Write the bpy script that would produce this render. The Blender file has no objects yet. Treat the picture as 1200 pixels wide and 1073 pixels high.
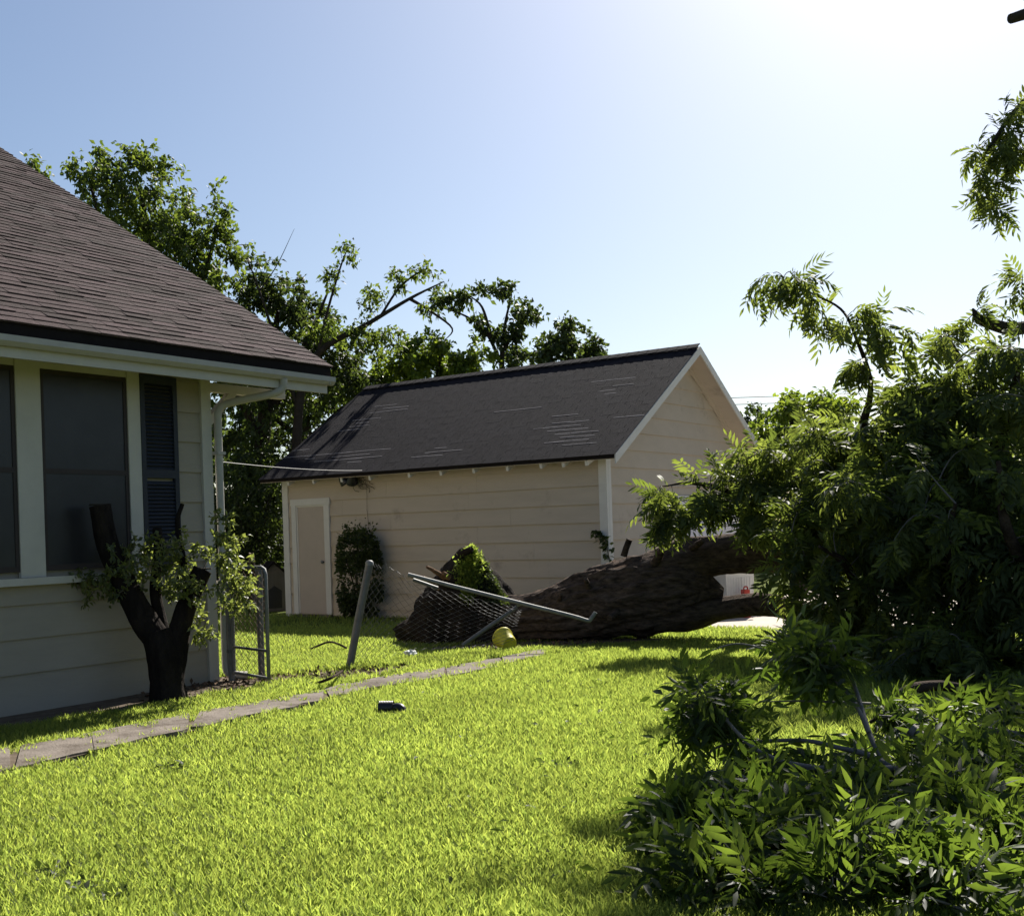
import bpy, math, random
import numpy as np
from mathutils import Vector, Matrix, noise

random.seed(7)
rng = np.random.default_rng(11)
scene = bpy.context.scene

# ------------------------------------------------------------------ camera
F, CX, CY, ROLL, CAMH = 1350.0, 600.0, 620.0, math.atan(.0325), 1.45
TH = math.radians(34.3)
U = Vector((math.sin(TH), math.cos(TH), 0)); V = Vector((-math.cos(TH), math.sin(TH), 0))
cam_d = bpy.data.cameras.new('camera'); cam = bpy.data.objects.new('camera', cam_d)
scene.collection.objects.link(cam)
cam.matrix_world = Matrix.Translation((0, 0, CAMH)) @ Matrix.Rotation(math.radians(90), 4, 'X') @ Matrix.Rotation(-ROLL, 4, 'Z')
cam_d.sensor_width = 36; cam_d.sensor_fit = 'HORIZONTAL'; cam_d.lens = 36 * F / 1200
cam_d.shift_y = (CY - 536.5) / 1200
cam_d.clip_start = .05; cam_d.clip_end = 3000
scene.camera = cam

# ------------------------------------------------------------------ light
SUN_AZ, SUN_EL = math.radians(22), math.radians(40)      # azimuth measured right of +Y
world = bpy.data.worlds.new('World'); scene.world = world; world.use_nodes = True
wn = world.node_tree.nodes; wl = world.node_tree.links
bg = wn['Background']
sky = wn.new('ShaderNodeTexSky'); sky.sky_type = 'NISHITA'; sky.sun_disc = False
sky.sun_elevation = SUN_EL; sky.sun_rotation = SUN_AZ
sky.air_density = 1.0; sky.dust_density = 1.15; sky.ozone_density = 2.6; sky.altitude = 60
wl.new(sky.outputs[0], bg.inputs[0]); bg.inputs[1].default_value = .056
sd = bpy.data.lights.new('sun', 'SUN'); sd.energy = 5.0; sd.angle = math.radians(.55); sd.color = (1, .95, .86)
sun = bpy.data.objects.new('sun', sd); scene.collection.objects.link(sun)
SD = Vector((math.sin(SUN_AZ) * math.cos(SUN_EL), math.cos(SUN_AZ) * math.cos(SUN_EL), math.sin(SUN_EL)))
sun.rotation_euler = SD.to_track_quat('Z', 'Y').to_euler(); sun.location = (8, 20, 25)
scene.view_settings.view_transform = 'Standard'; scene.view_settings.look = 'None'
scene.view_settings.exposure = 1.0; scene.view_settings.gamma = 1
scene.render.engine = 'CYCLES'
scene.cycles.max_bounces = 8; scene.cycles.transparent_max_bounces = 8; scene.cycles.transmission_bounces = 4

# ------------------------------------------------------------------ pixel -> place
def ray(x, y):
    dx, dy = x - CX, CY - y
    a = dx * math.cos(ROLL) + dy * math.sin(ROLL); b = -dx * math.sin(ROLL) + dy * math.cos(ROLL)
    return Vector((a / F, 1.0, b / F))
def P(x, y, t): return Vector((0, 0, CAMH)) + ray(x, y) * t
def G(x, y, z=0.0):
    r = ray(x, y); return P(x, y, (z - CAMH) / r.z)
def UV(u, v, z=0.0): return U * u + V * v + Vector((0, 0, z))
def uv_of(p): return p.x * U.x + p.y * U.y, p.x * V.x + p.y * V.y

# ------------------------------------------------------------------ helpers
COL = scene.collection
def link(name, mesh, mat, parent=None):
    o = bpy.data.objects.new(name, mesh); COL.objects.link(o)
    if mat and not mesh.materials: mesh.materials.append(mat)
    if parent: o.parent = parent
    return o
def tag(o, label=None, cat=None, group=None, kind=None):
    for k, val in (('label', label), ('category', cat), ('group', group), ('kind', kind)):
        if val: o[k] = val
    return o
def thing(name, label, cat, loc=(0, 0, 0), rz=0, group=None):
    o = bpy.data.objects.new(name, None); COL.objects.link(o)
    o.location = loc; o.rotation_euler = (0, 0, rz); o.empty_display_size = .2
    return tag(o, label, cat, group)

class MB:
    def __init__(s): s.v = []; s.f = []; s.smooth = []
    def add(s, vs, fs, sm=False):
        n = len(s.v); s.v += [tuple(p) for p in vs]; s.f += [tuple(i + n for i in f) for f in fs]; s.smooth += [sm] * len(fs); return s
    def box(s, x0, x1, y0, y1, z0, z1):
        return s.add([(x0,y0,z0),(x1,y0,z0),(x1,y1,z0),(x0,y1,z0),(x0,y0,z1),(x1,y0,z1),(x1,y1,z1),(x0,y1,z1)],
                     [(0,3,2,1),(4,5,6,7),(0,1,5,4),(1,2,6,5),(2,3,7,6),(3,0,4,7)])
    def hexa(s, vs):
        return s.add(vs, [(0,3,2,1),(4,5,6,7),(0,1,5,4),(1,2,6,5),(2,3,7,6),(3,0,4,7)])
    def bar(s, a, b, w, h, up=Vector((0, 0, 1))):
        a = Vector(a); b = Vector(b); d = (b - a).normalized()
        x = d.cross(up)
        x = (Vector((1, 0, 0)) if x.length < 1e-4 else x).normalized(); z = x.cross(d)
        return s.hexa([p + x * i * w / 2 + z * j * h / 2 for p in (a, b) for i, j in ((-1,-1),(1,-1),(1,1),(-1,1))])
    def prism(s, poly, off):
        n = len(poly); off = Vector(off); poly = [Vector(p) for p in poly]
        return s.add(poly + [p + off for p in poly],
                     [tuple(range(n))[::-1], tuple(range(n, 2 * n))] + [(i, (i + 1) % n, n + (i + 1) % n, n + i) for i in range(n)])
    def tube(s, pts, rad, n=8, cap=True, rough=0, rs=3.0, sm=True):
        pts = [Vector(p) for p in pts]; m = len(pts)
        if not hasattr(rad, '__len__'): rad = [rad] * m
        t0 = (pts[1] - pts[0]).normalized(); ref = Vector((0, 0, 1)) if abs(t0.z) < .9 else Vector((1, 0, 0))
        x = t0.cross(ref).normalized(); vs = []; fq = 7.0 if n > 90 else 3.6
        for i in range(m):
            t = (pts[min(i + 1, m - 1)] - pts[max(i - 1, 0)])
            t = t.normalized() if t.length > 1e-9 else t0
            x = (x - t * x.dot(t)); x = x.normalized() if x.length > 1e-6 else t.orthogonal().normalized()
            y = t.cross(x)
            for k in range(n):
                a = 2 * math.pi * k / n; d = x * math.cos(a) + y * math.sin(a); r = rad[i]
                if rough:
                    q = pts[i] + d * r
                    r *= 1 + rough * (.28 * noise.noise(q * rs * .35) + .62 * noise.fractal(Vector((math.cos(a) * fq, math.sin(a) * fq, (q - pts[0]).length * 1.9 + rad[0] * 40)), 1.0, 2.0, 4))
                vs.append(pts[i] + d * r)
        fs = [(i*n + k, i*n + (k+1) % n, (i+1)*n + (k+1) % n, (i+1)*n + k) for i in range(m - 1) for k in range(n)]
        s.add(vs, fs, sm)
        if cap: s.add(vs[:n] , [tuple(range(n))[::-1]]); s.add(vs[-n:], [tuple(range(n))])
        return s
    def lathe(s, prof, n=20, sm=True, mat=None):
        vs = [(r * math.cos(2*math.pi*k/n), r * math.sin(2*math.pi*k/n), z) for r, z in prof for k in range(n)]
        if mat is not None: vs = [mat @ Vector(p) for p in vs]
        return s.add(vs, [(i*n+k, i*n+(k+1)%n, (i+1)*n+(k+1)%n, (i+1)*n+k) for i in range(len(prof)-1) for k in range(n)], sm)
    def mesh(s, name):
        me = bpy.data.meshes.new(name); me.from_pydata(s.v, [], s.f)
        if any(s.smooth): me.polygons.foreach_set('use_smooth', s.smooth)
        me.update(); return me
    def build(s, name, mat, parent=None): return link(name, s.mesh(name), mat, parent)

def np_mesh(name, verts, tris, rnd=None, smooth=True):
    me = bpy.data.meshes.new(name); nv, nt = len(verts), len(tris)
    me.vertices.add(nv); me.vertices.foreach_set('co', np.ascontiguousarray(verts, np.float32).ravel())
    me.loops.add(nt * 3); me.loops.foreach_set('vertex_index', np.ascontiguousarray(tris, np.int32).ravel())
    me.polygons.add(nt); me.polygons.foreach_set('loop_start', np.arange(0, nt * 3, 3, dtype=np.int32))
    me.polygons.foreach_set('use_smooth', np.full(nt, smooth))
    if rnd is not None:
        a = me.attributes.new('rnd', 'FLOAT', 'POINT'); a.data.foreach_set('value', np.ascontiguousarray(rnd, np.float32))
    me.update(calc_edges=True); return me
def bez(pts, n):
    """smooth Catmull-Rom path through points"""
    pts = [Vector(p) for p in pts]; q = [2*pts[0]-pts[1]] + pts + [2*pts[-1]-pts[-2]]; out = []
    for i in range(1, len(q) - 2):
        for k in range(n):
            t = k / n
            out.append(.5*((2*q[i]) + (q[i+1]-q[i-1])*t + (2*q[i-1]-5*q[i]+4*q[i+1]-q[i+2])*t*t + (3*q[i]-q[i-1]-3*q[i+1]+q[i+2])*t**3))
    return out + [pts[-1]]
def lerp_r(rs, n):
    out = []
    for i in range(len(rs) - 1): out += [rs[i] + (rs[i+1]-rs[i]) * k / n for k in range(n)]
    return out + [rs[-1]]

# ------------------------------------------------------------------ materials
def mat(name, col, rough=.7, spec=.3, var=.15, scale=6.0, bump=0.0, bscale=40.0, col2=None, metal=0.0, stretch=(1,1,1), attr=False, trans=0.0, tcol=None, dirt=None, coat=0):
    m = bpy.data.materials.new(name); m.use_nodes = True
    N = m.node_tree.nodes; L = m.node_tree.links; b = N['Principled BSDF']
    b.inputs['Roughness'].default_value = rough; b.inputs['Specular IOR Level'].default_value = spec; b.inputs['Metallic'].default_value = metal
    tc = N.new('ShaderNodeTexCoord'); mp = N.new('ShaderNodeMapping'); mp.inputs['Scale'].default_value = stretch
    L.new(tc.outputs['Object'], mp.inputs[0])
    nz = N.new('ShaderNodeTexNoise'); nz.inputs['Scale'].default_value = scale; nz.inputs['Detail'].default_value = 6; nz.inputs['Roughness'].default_value = .65
    L.new(mp.outputs[0], nz.inputs['Vector'])
    rp = N.new('ShaderNodeValToRGB'); rp.color_ramp.elements[0].position = .3; rp.color_ramp.elements[1].position = .72
    c2 = col2 or tuple(min(1, c * (1 + var)) for c in col); c1 = col if col2 else tuple(c * (1 - var) for c in col)
    rp.color_ramp.elements[0].color = (*c1, 1); rp.color_ramp.elements[1].color = (*c2, 1)
    L.new(nz.outputs[0], rp.inputs[0]); out = rp.outputs[0]
    if attr:
        at = N.new('ShaderNodeAttribute'); at.attribute_name = 'rnd'; oi = N.new('ShaderNodeObjectInfo')
        ad = N.new('ShaderNodeMath'); ad.operation = 'ADD'; L.new(at.outputs['Fac'], ad.inputs[0]); L.new(oi.outputs['Random'], ad.inputs[1])
        fr = N.new('ShaderNodeMath'); fr.operation = 'FRACT'; L.new(ad.outputs[0], fr.inputs[0])
        hs = N.new('ShaderNodeHueSaturation'); mr = N.new('ShaderNodeMapRange'); L.new(fr.outputs[0], mr.inputs[0])
        mr.inputs['To Min'].default_value = 1 - attr; mr.inputs['To Max'].default_value = 1 + attr
        L.new(mr.outputs[0], hs.inputs['Value']); L.new(out, hs.inputs['Color']); out = hs.outputs[0]
        m2 = N.new('ShaderNodeMapRange'); L.new(fr.outputs[0], m2.inputs[0]); m2.inputs['To Min'].default_value = .515; m2.inputs['To Max'].default_value = .485
        L.new(m2.outputs[0], hs.inputs['Hue'])
    if dirt:       # (colour, scale, threshold)
        n2 = N.new('ShaderNodeTexNoise'); n2.inputs['Scale'].default_value = dirt[1]; n2.inputs['Detail'].default_value = 8; n2.inputs['Roughness'].default_value = .7
        L.new(tc.outputs['Object'], n2.inputs['Vector'])
        r2 = N.new('ShaderNodeValToRGB'); r2.color_ramp.elements[0].position = dirt[2]; r2.color_ramp.elements[1].position = dirt[2] + .16
        mx = N.new('ShaderNodeMix'); mx.data_type = 'RGBA'; L.new(n2.outputs[0], r2.inputs[0]); L.new(r2.outputs[0], mx.inputs['Factor'])
        L.new(out, mx.inputs['A']); mx.inputs['B'].default_value = (*dirt[0], 1); out = mx.outputs['Result']
    L.new(out, b.inputs['Base Color'])
    if bump:
        n3 = N.new('ShaderNodeTexNoise'); n3.inputs['Scale'].default_value = bscale; n3.inputs['Detail'].default_value = 6; L.new(mp.outputs[0], n3.inputs['Vector'])
        bp = N.new('ShaderNodeBump'); bp.inputs['Strength'].default_value = bump; bp.inputs['Distance'].default_value = .02
        L.new(n3.outputs[0], bp.inputs['Height']); L.new(bp.outputs[0], b.inputs['Normal'])
    if trans:
        tr = N.new('ShaderNodeBsdfTranslucent')
        if tcol:
            mt = N.new('ShaderNodeMix'); mt.data_type = 'RGBA'; mt.blend_type = 'MULTIPLY'; mt.inputs['Factor'].default_value = 1
            L.new(out, mt.inputs['A']); mt.inputs['B'].default_value = (*tcol, 1); L.new(mt.outputs['Result'], tr.inputs[0])
        else: L.new(out, tr.inputs[0])
        ms = N.new('ShaderNodeMixShader'); ms.inputs[0].default_value = trans
        L.new(b.outputs[0], ms.inputs[1]); L.new(tr.outputs[0], ms.inputs[2]); L.new(ms.outputs[0], N['Material Output'].inputs[0])
    return m

M = {}
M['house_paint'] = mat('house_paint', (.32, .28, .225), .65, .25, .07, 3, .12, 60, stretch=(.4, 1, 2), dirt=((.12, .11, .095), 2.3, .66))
M['house_trim'] = mat('house_trim', (.49, .46, .405), .55, .3, .06, 5, .1, 50, dirt=((.3, .28, .24), 7, .68))
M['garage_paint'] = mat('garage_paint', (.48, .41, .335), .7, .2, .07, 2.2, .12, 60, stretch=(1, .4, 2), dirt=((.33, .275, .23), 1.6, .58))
M['garage_white'] = mat('garage_white', (.62, .60, .57), .55, .3, .05, 6, .08, 50, dirt=((.45, .42, .38), 6, .66))
M['door_paint'] = mat('door_paint', (.45, .38, .325), .6, .25, .05, 4, .04, 40)
M['garage_door'] = mat('garage_door', (.66, .63, .68), .55, .3, .04, 6)
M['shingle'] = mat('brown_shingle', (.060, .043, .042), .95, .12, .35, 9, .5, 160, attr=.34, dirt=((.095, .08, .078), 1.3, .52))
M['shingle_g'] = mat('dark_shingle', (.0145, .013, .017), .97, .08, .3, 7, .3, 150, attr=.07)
M['glint'] = mat('edge_glint', (.20, .19, .20), .9, .1, .3, 20)  # pale colour paints the sun's highlight on lifted shingle edges
M['dark_edge'] = mat('dark_edge_and_shade', (.016, .013, .013), .9, .1, .2, 12)  # dark roof edges, and the shadow band painted above the gutter
M['gutter'] = mat('gutter_metal', (.39, .37, .33), .5, .4, .08, 8, .05, 30, dirt=((.2, .19, .16), 5, .64))
M['screen'] = mat('window_screen', (.022, .021, .024), .3, .5, .25, 3, .1, 300)
M['glass'] = mat('window_glass', (.02, .022, .028), .08, .5, .1, 2)
M['sash'] = mat('sash_brown', (.04, .03, .028), .6, .3, .1, 6)
M['shutter'] = mat('shutter_navy', (.020, .024, .034), .6, .35, .15, 9)
M['bark'] = mat('bark_dark', (.014, .010, .008), .97, .08, .4, 9, 1.0, 45, col2=(.082, .058, .044), stretch=(1, 1, 1))
M['bark_trunk'] = mat('bark_furrowed', (.016, .012, .010), .97, .08, .4, 22, 1.0, 55, col2=(.135, .098, .076), stretch=(.28, 1, 1))
M['bark_black'] = mat('bark_blackened', (.006, .005, .005), .97, .08, .4, 9, 1.0, 40, col2=(.030, .023, .019), stretch=(1, 1, .4))
M['bark_mid'] = mat('bark_mid', (.045, .036, .028), .95, .15, .3, 9, .8, 50)
M['twig'] = mat('twig_bark', (.15, .13, .11), .7, .4, .3, 20, .3, 80)
M['cutwood'] = mat('cut_wood', (.30, .22, .14), .9, .1, .2, 14, .3, 60)
M['soil'] = mat('root_soil', (.020, .015, .012), 1, .1, .5, 6, 1.0, 30)
M['root'] = mat('root_wood', (.16, .09, .05), .9, .15, .35, 16, .5, 50)
M['leaf_pecan'] = mat('leaf_fallen', (.066, .084, .032), .55, .25, .25, 5, attr=.4, trans=.5, tcol=(3.4, 3.4, 1.3))
M['leaf_front'] = mat('leaf_front', (.036, .052, .016), .5, .28, .25, 5, attr=.4, trans=.5, tcol=(4.0, 4.2, 1.4))
M['leaf_dark'] = mat('leaf_dark', (.042, .056, .022), .55, .3, .25, 2, attr=.4, trans=.4, tcol=(2.8, 3.0, 1.2))
M['leaf_mid'] = mat('leaf_mid', (.055, .074, .022), .55, .35, .25, 2, attr=.4, trans=.5, tcol=(3., 3.1, 1.2))
M['leaf_yellow'] = mat('leaf_yellowgreen', (.10, .13, .022), .5, .4, .2, 2, attr=.35, trans=.5, tcol=(2.4, 2.5, 1.3))
M['leaf_shoot'] = mat('leaf_shoot', (.105, .125, .056), .45, .4, .2, 6, attr=.4, trans=.5, tcol=(2.9, 2.9, 1.2))
M['grass'] = mat('grass_blade', (.124, .154, .040), .55, .2, .18, .9, attr=.26, trans=.55, tcol=(3.5, 3.5, 2.2))
M['lawn'] = mat('lawn_soil', (.055, .068, .014), 1, .05, .3, 2.5, .6, 40, col2=(.10, .125, .022))
M['dirt'] = mat('bare_dirt', (.085, .065, .047), 1, .1, .35, 8, .8, 40, col2=(.17, .135, .10))
M['concrete'] = mat('concrete', (.19, .16, .135), .9, .2, .25, 3, .6, 60, dirt=((.085, .066, .05), 2.6, .48))
M['drive'] = mat('drive_concrete', (.46, .40, .34), .9, .2, .1, 3, .3, 60)
M['galv'] = mat('galvanised', (.20, .20, .195), .62, .35, .25, 14, .1, 60, metal=.25, dirt=((.12, .085, .06), 9, .60))
M['galv_dark'] = mat('galvanised_dull', (.13, .13, .13), .55, .4, .25, 14, metal=.4, dirt=((.10, .06, .04), 9, .58))
M['rust'] = mat('rusty_wire', (.14, .09, .06), .8, .3, .3, 20, metal=.2)
M['wire'] = mat('chain_wire', (.11, .11, .11), .55, .4, .2, 14, metal=.4)
M['yellow'] = mat('yellow_plastic', (.62, .54, .05), .45, .4, .06, 12, dirt=((.32, .27, .06), 16, .62))
M['white'] = mat('white_plastic', (.74, .74, .72), .4, .4, .05, 10)
M['black'] = mat('black_plastic', (.014, .014, .017), .38, .5, .2, 12)
M['cable'] = mat('white_cable', (.30, .29, .28), .6, .3, .05, 9)
M['red'] = mat('red_plastic', (.45, .045, .03), .45, .4, .08, 9)
M['grey_wood'] = mat('weathered_wood', (.12, .115, .11), .9, .2, .2, 5, .4, 40, stretch=(4, 4, .6))
M['litter'] = mat('dead_leaf', (.13, .085, .05), .9, .15, .3, 20, attr=.5)

# ------------------------------------------------------------------ ground
def sheet(name, pts, z, m, kind='structure', thick=None):
    b = MB(); n = len(pts)
    if thick: b.prism([(p[0], p[1], z - thick) for p in pts], (0, 0, thick))
    else: b.add([(p[0], p[1], z) for p in pts], [tuple(range(n))])
    return tag(b.build(name, m), kind=kind)
g = MB(); NG = 60
xs = [-400, -150, -60] + [-30 + i for i in range(61)] + [60, 150, 400]; ys = [-60, -20] + [i - 6 for i in range(52)] + [60, 90, 150, 400, 900]
g.add([(x, y, 0) for y in ys for x in xs], [(j*len(xs)+i, j*len(xs)+i+1, (j+1)*len(xs)+i+1, (j+1)*len(xs)+i) for j in range(len(ys)-1) for i in range(len(xs)-1)])
lawn = tag(g.build('ground', M['lawn']), kind='structure')

# concrete garden path: slabs follow the two edges seen in the photograph, on the ground
low = [G(*p) for p in [(-260, 976), (-120, 942), (0, 912), (110, 885), (220, 861), (295, 844), (375, 824), (440, 810), (520, 797), (590, 782), (640, 771)]]
upp = [G(*p) for p in [(-260, 930), (-120, 905), (0, 884), (110, 864), (220, 842), (295, 829), (375, 812), (440, 799), (520, 786), (590, 773), (640, 763)]]
def along(pl, t):
    i = min(int(t), len(pl) - 2); return pl[i].lerp(pl[i+1], t - i)
path = thing('garden_path', 'narrow cracked concrete path running past the house between strips of lawn', 'path', (low[0].x, low[0].y, 0))
path['kind'] = 'structure'; del path['category']; del path['label']
pl = Vector(path.location); cuts = [0, 1.1, 2.15, 3.0, 4.1, 5.2, 6.1, 7.05, 8.0, 9.0, 9.97]
for k in range(len(cuts) - 1):
    a, b_ = cuts[k] + .005, cuts[k+1] - .005; n = 8
    lo = [along(low, a + (b_-a)*i/n) for i in range(n+1)]; up = [along(upp, a + (b_-a)*i/n) for i in range(n+1)]
    jit = lambda p: p + Vector((random.uniform(-.04, .04), random.uniform(-.04, .04), 0))
    ring = [jit(p) for p in lo] + [jit(p) for p in reversed(up)]
    tz = random.uniform(.032, .048); tilt = random.uniform(-.012, .012)
    b = MB(); b.prism([Vector((p.x, p.y, -.06)) - pl for p in ring], (0, 0, .06 + tz))
    o = b.build('slab', M['concrete'], path)
sheet('bare_earth', [(p.x, p.y) for p in low] + [(p.x, p.y) for p in reversed(upp)], .026, M['dirt'])
drive = sheet('driveway', [UV(14.3, 4.0), UV(14.75, 8.3), UV(24, 8.3), UV(24, 2.0), UV(17, 1.0)], .012, M['drive'])

# bare earth patches
def patch(name, c, rx, ry, rot, z, m):
    pts = []
    for k in range(40):
        a = 2*math.pi*k/40; r = 1 + .28*noise.noise(Vector((math.cos(a)*1.7 + c[0]*3, math.sin(a)*1.7 + c[1]*3, z*100)))
        x, y = math.cos(a)*rx*r, math.sin(a)*ry*r
        pts.append((c[0] + x*math.cos(rot) - y*math.sin(rot), c[1] + x*math.sin(rot) + y*math.cos(rot)))
    return sheet(name, pts, z, m)
RU = math.radians(90) - TH
c = G(330, 797); patch('bare_earth', (c.x, c.y), 1.0, .32, RU - .25, .005, M['dirt'])
c = G(430, 790); patch('bare_earth', (c.x, c.y), .75, .3, RU - .1, .009, M['dirt'])
c = UV(2.2, 8.78); patch('bare_earth', (c.x, c.y), 5.7, .50, RU, .013, M['dirt'])
c = G(225, 805); patch('bare_earth', (c.x, c.y), .8, .30, RU, .017, M['dirt'])
c = G(640, 757); patch('bare_earth', (c.x, c.y), 1.6, .5, 0.1, .021, M['dirt'])

# ------------------------------------------------------------------ house
HC = UV(7.9, 9.07)
house = thing('house', 'beige lap-sided house with brown shingle roof, white gutter and dark windows', 'house', HC, RU)
HW = 3.05
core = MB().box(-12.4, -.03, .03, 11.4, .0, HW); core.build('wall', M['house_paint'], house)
ZE, YE, SL = 3.26, -.62, .605            # eave height, eave line, slope
YR = 5.72; ZR = ZE + SL * (YR - YE)
MB().prism([(-.03, .03, HW), (-.03, 11.4, HW), (-.03, YR, ZR - .25)], (-.12, 0, 0)).build('gable_wall', M['house_paint'], house)
MB().prism([(-12.4, .03, HW), (-12.4, 11.4, HW), (-12.4, YR, ZR - .25)], (.12, 0, 0)).build('gable_wall', M['house_paint'], house)
nb = 10
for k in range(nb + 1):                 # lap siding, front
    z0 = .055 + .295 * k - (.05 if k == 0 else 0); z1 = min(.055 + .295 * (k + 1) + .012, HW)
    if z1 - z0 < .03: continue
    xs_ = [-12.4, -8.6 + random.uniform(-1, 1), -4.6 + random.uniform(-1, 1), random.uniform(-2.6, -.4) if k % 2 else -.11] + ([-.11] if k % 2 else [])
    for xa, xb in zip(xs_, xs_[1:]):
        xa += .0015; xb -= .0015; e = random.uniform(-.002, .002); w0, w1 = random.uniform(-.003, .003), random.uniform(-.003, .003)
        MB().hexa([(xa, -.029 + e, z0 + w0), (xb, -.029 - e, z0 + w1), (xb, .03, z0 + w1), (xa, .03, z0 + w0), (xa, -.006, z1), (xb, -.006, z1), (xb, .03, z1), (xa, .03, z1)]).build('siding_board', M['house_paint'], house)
for k in range(20):                     # gable end siding, lit side
    z0 = .055 + .295 * k; z1 = z0 + .307
    if z0 > ZR - .6: break
    def yr(z): return (max(.12, (z - (ZE - .25)) / SL + YE + .25), min(11.3, 2 * YR - ((z - (ZE - .25)) / SL + YE + .25)))
    a0, b0 = yr(z0); a1, b1 = yr(z1)
    MB().hexa([(-.03, a0, z0), (-.006, a0, z0), (-.006, b0, z0), (-.03, b0, z0), (-.03, a1, z1), (-.022, a1, z1), (-.022, b1, z1), (-.03, b1, z1)]).build('siding_board', M['house_paint'], house)
MB().box(-.112, .012, -.046, .02, .0, HW).build('corner_board', M['house_trim'], house)
MB().box(-.004, .014, .021, .12, .0, HW).build('corner_board', M['house_trim'], house)
# windows (local x = u - 7.9)
def window(x0, x1, z0=1.22, z1=2.985):
    w = MB().box(x0, x1, -.052, -.025, z1, z1 + .09)
    wo = w.build('window', M['house_trim'], house)
    MB().box(x0, x1, -.034, -.026, z0, z1).build('pane', M['glass'], wo)
    s = MB()
    for a, b_, c_, d in ((x0, x0+.035, z0, z1), (x1-.035, x1, z0, z1), (x0+.035, x1-.035, z0, z0+.05), (x0+.035, x1-.035, z1-.04, z1), (x0+.035, x1-.035, 2.07, 2.115)):
        s.box(a, b_, -.050, -.034, c_, d)
    s.build('sash', M['sash'], wo)
    MB().box(x0+.035, x1-.035, -.042, -.0385, z0+.05, 2.07).build('screen', M['screen'], wo)
    MB().box(x0+.035, x1-.035, -.042, -.0385, 2.115, z1-.04).build('screen', M['screen'], wo)
window(-1.905, -1.005); window(-3.05, -2.145); window(-4.2, -3.29)
for x0, x1 in ((-2.143, -1.907), (-1.003, -.865), (-3.288, -3.052), (-4.34, -4.202)):
    MB().box(x0, x1, -.062, -.024, 1.17, HW).build('window_casing', M['house_trim'], house)
MB().box(-4.42, -.83, -.105, -.024, 1.105, 1.168).build('window_sill', M['house_trim'], house)
def shutter(x0, x1, z0=1.22, z1=3.03):
    s = MB()
    for a, b_, c_, d in ((x0, x0+.05, z0, z1), (x1-.05, x1, z0, z1), (x0+.05, x1-.05, z0, z0+.08), (x0+.05, x1-.05, z1-.08, z1), (x0+.05, x1-.05, 2.05, 2.13)):
        s.box(a, b_, -.068, -.028, c_, d)
    so = s.build('shutter', M['shutter'], house)
    l = MB(); z = z0 + .085
    while z < z1 - .1:
        if not 2.02 < z < 2.12:
            l.hexa([(x0+.05, -.062, z), (x1-.05, -.062, z), (x1-.05, -.055, z), (x0+.05, -.055, z), (x0+.05, -.036, z+.034), (x1-.05, -.036, z+.034), (x1-.05, -.030, z+.034), (x0+.05, -.030, z+.034)])
        z += .036
    tag(l.build('louvres', M['shutter'], so), kind='stuff')
shutter(-.862, -.43); shutter(-4.78, -4.345)
# roof body
XR0, XR1 = -13.6, 1.15
prof = [(YE, ZE - .03), (YR, ZR - .03), (2*YR - YE, ZE - .03), (2*YR - YE, ZE - .15), (YR, ZR - .16), (YE, ZE - .15)]
roof = MB().prism([(XR0, y, z) for y, z in prof], (XR1 - XR0, 0, 0)).build('roof', M['dark_edge'], house)
MB().add([(XR0, YR, ZR + .004), (XR1, YR, ZR + .004), (XR1, 2*YR - YE, ZE + .004), (XR0, 2*YR - YE, ZE + .004)], [(0, 1, 2, 3)]).build('roof_slope', M['shingle'], roof)
# soffit, frieze, gutter
MB().box(XR0 + .1, XR1 - .02, YE + .06, 0, HW + .002, HW + .035).build('soffit', M['house_trim'], house)
MB().box(XR0 + .1, XR1 - .01, YE + .035, YE + .065, 2.955, 3.13).build('fascia', M['house_trim'], house)
gt = MB()                              # open gutter trough swept along the eave
pr = [(-.045, 3.125), (-.045, 3.075), (-.012, 3.04), (.03, 3.04)]; pr2 = [(.03, 3.048), (-.008, 3.048), (-.036, 3.08), (-.036, 3.116), (-.030, 3.118), (-.030, 3.128)]
poly = [(XR0 + .1, YE + y - .0, z) for y, z in pr + pr2]
gt.prism(poly, (XR1 - XR0 - .06, 0, 0)); gut = gt.build('gutter', M['gutter'], house)
MB().box(XR1 - .045, XR1 - .035, YE - .04, YE + .034, 3.045, 3.125).build('end_cap', M['gutter'], gut)
MB().box(XR0 + .05, XR1, YE - .012, YE + .03, 3.132, 3.225).build('drip_edge_shade', M['dark_edge'], house)  # roof deck edge and the shadow over the gutter, painted as one dark strip
MB().box(XR1 - .035, XR1, YE + .1, YR, HW, HW + .02) if False else None
# rake rafters / knee braces under the gable overhang
for yy in (.08, 3.0, 5.7):
    zb = 2.96 if yy < 1 else ZE + SL * (yy - YE) - .32
    MB().box(-.02, 1.18, yy, yy + .09, zb, zb + .09).build('knee_brace', M['house_trim'], house)
    MB().bar((.0, yy + .045, zb - .42), (.46, yy + .045, zb + .02), .07, .08).build('knee_brace', M['house_trim'], house)
MB().prism([(XR1 - .028, YE + .07, ZE - .152), (XR1 - .028, YR, ZR - .162), (XR1 - .028, YR, ZR - .30), (XR1 - .028, YE + .07, ZE - .29)], (.024, 0, 0)).build('rake_board', M['house_trim'], house)
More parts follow.
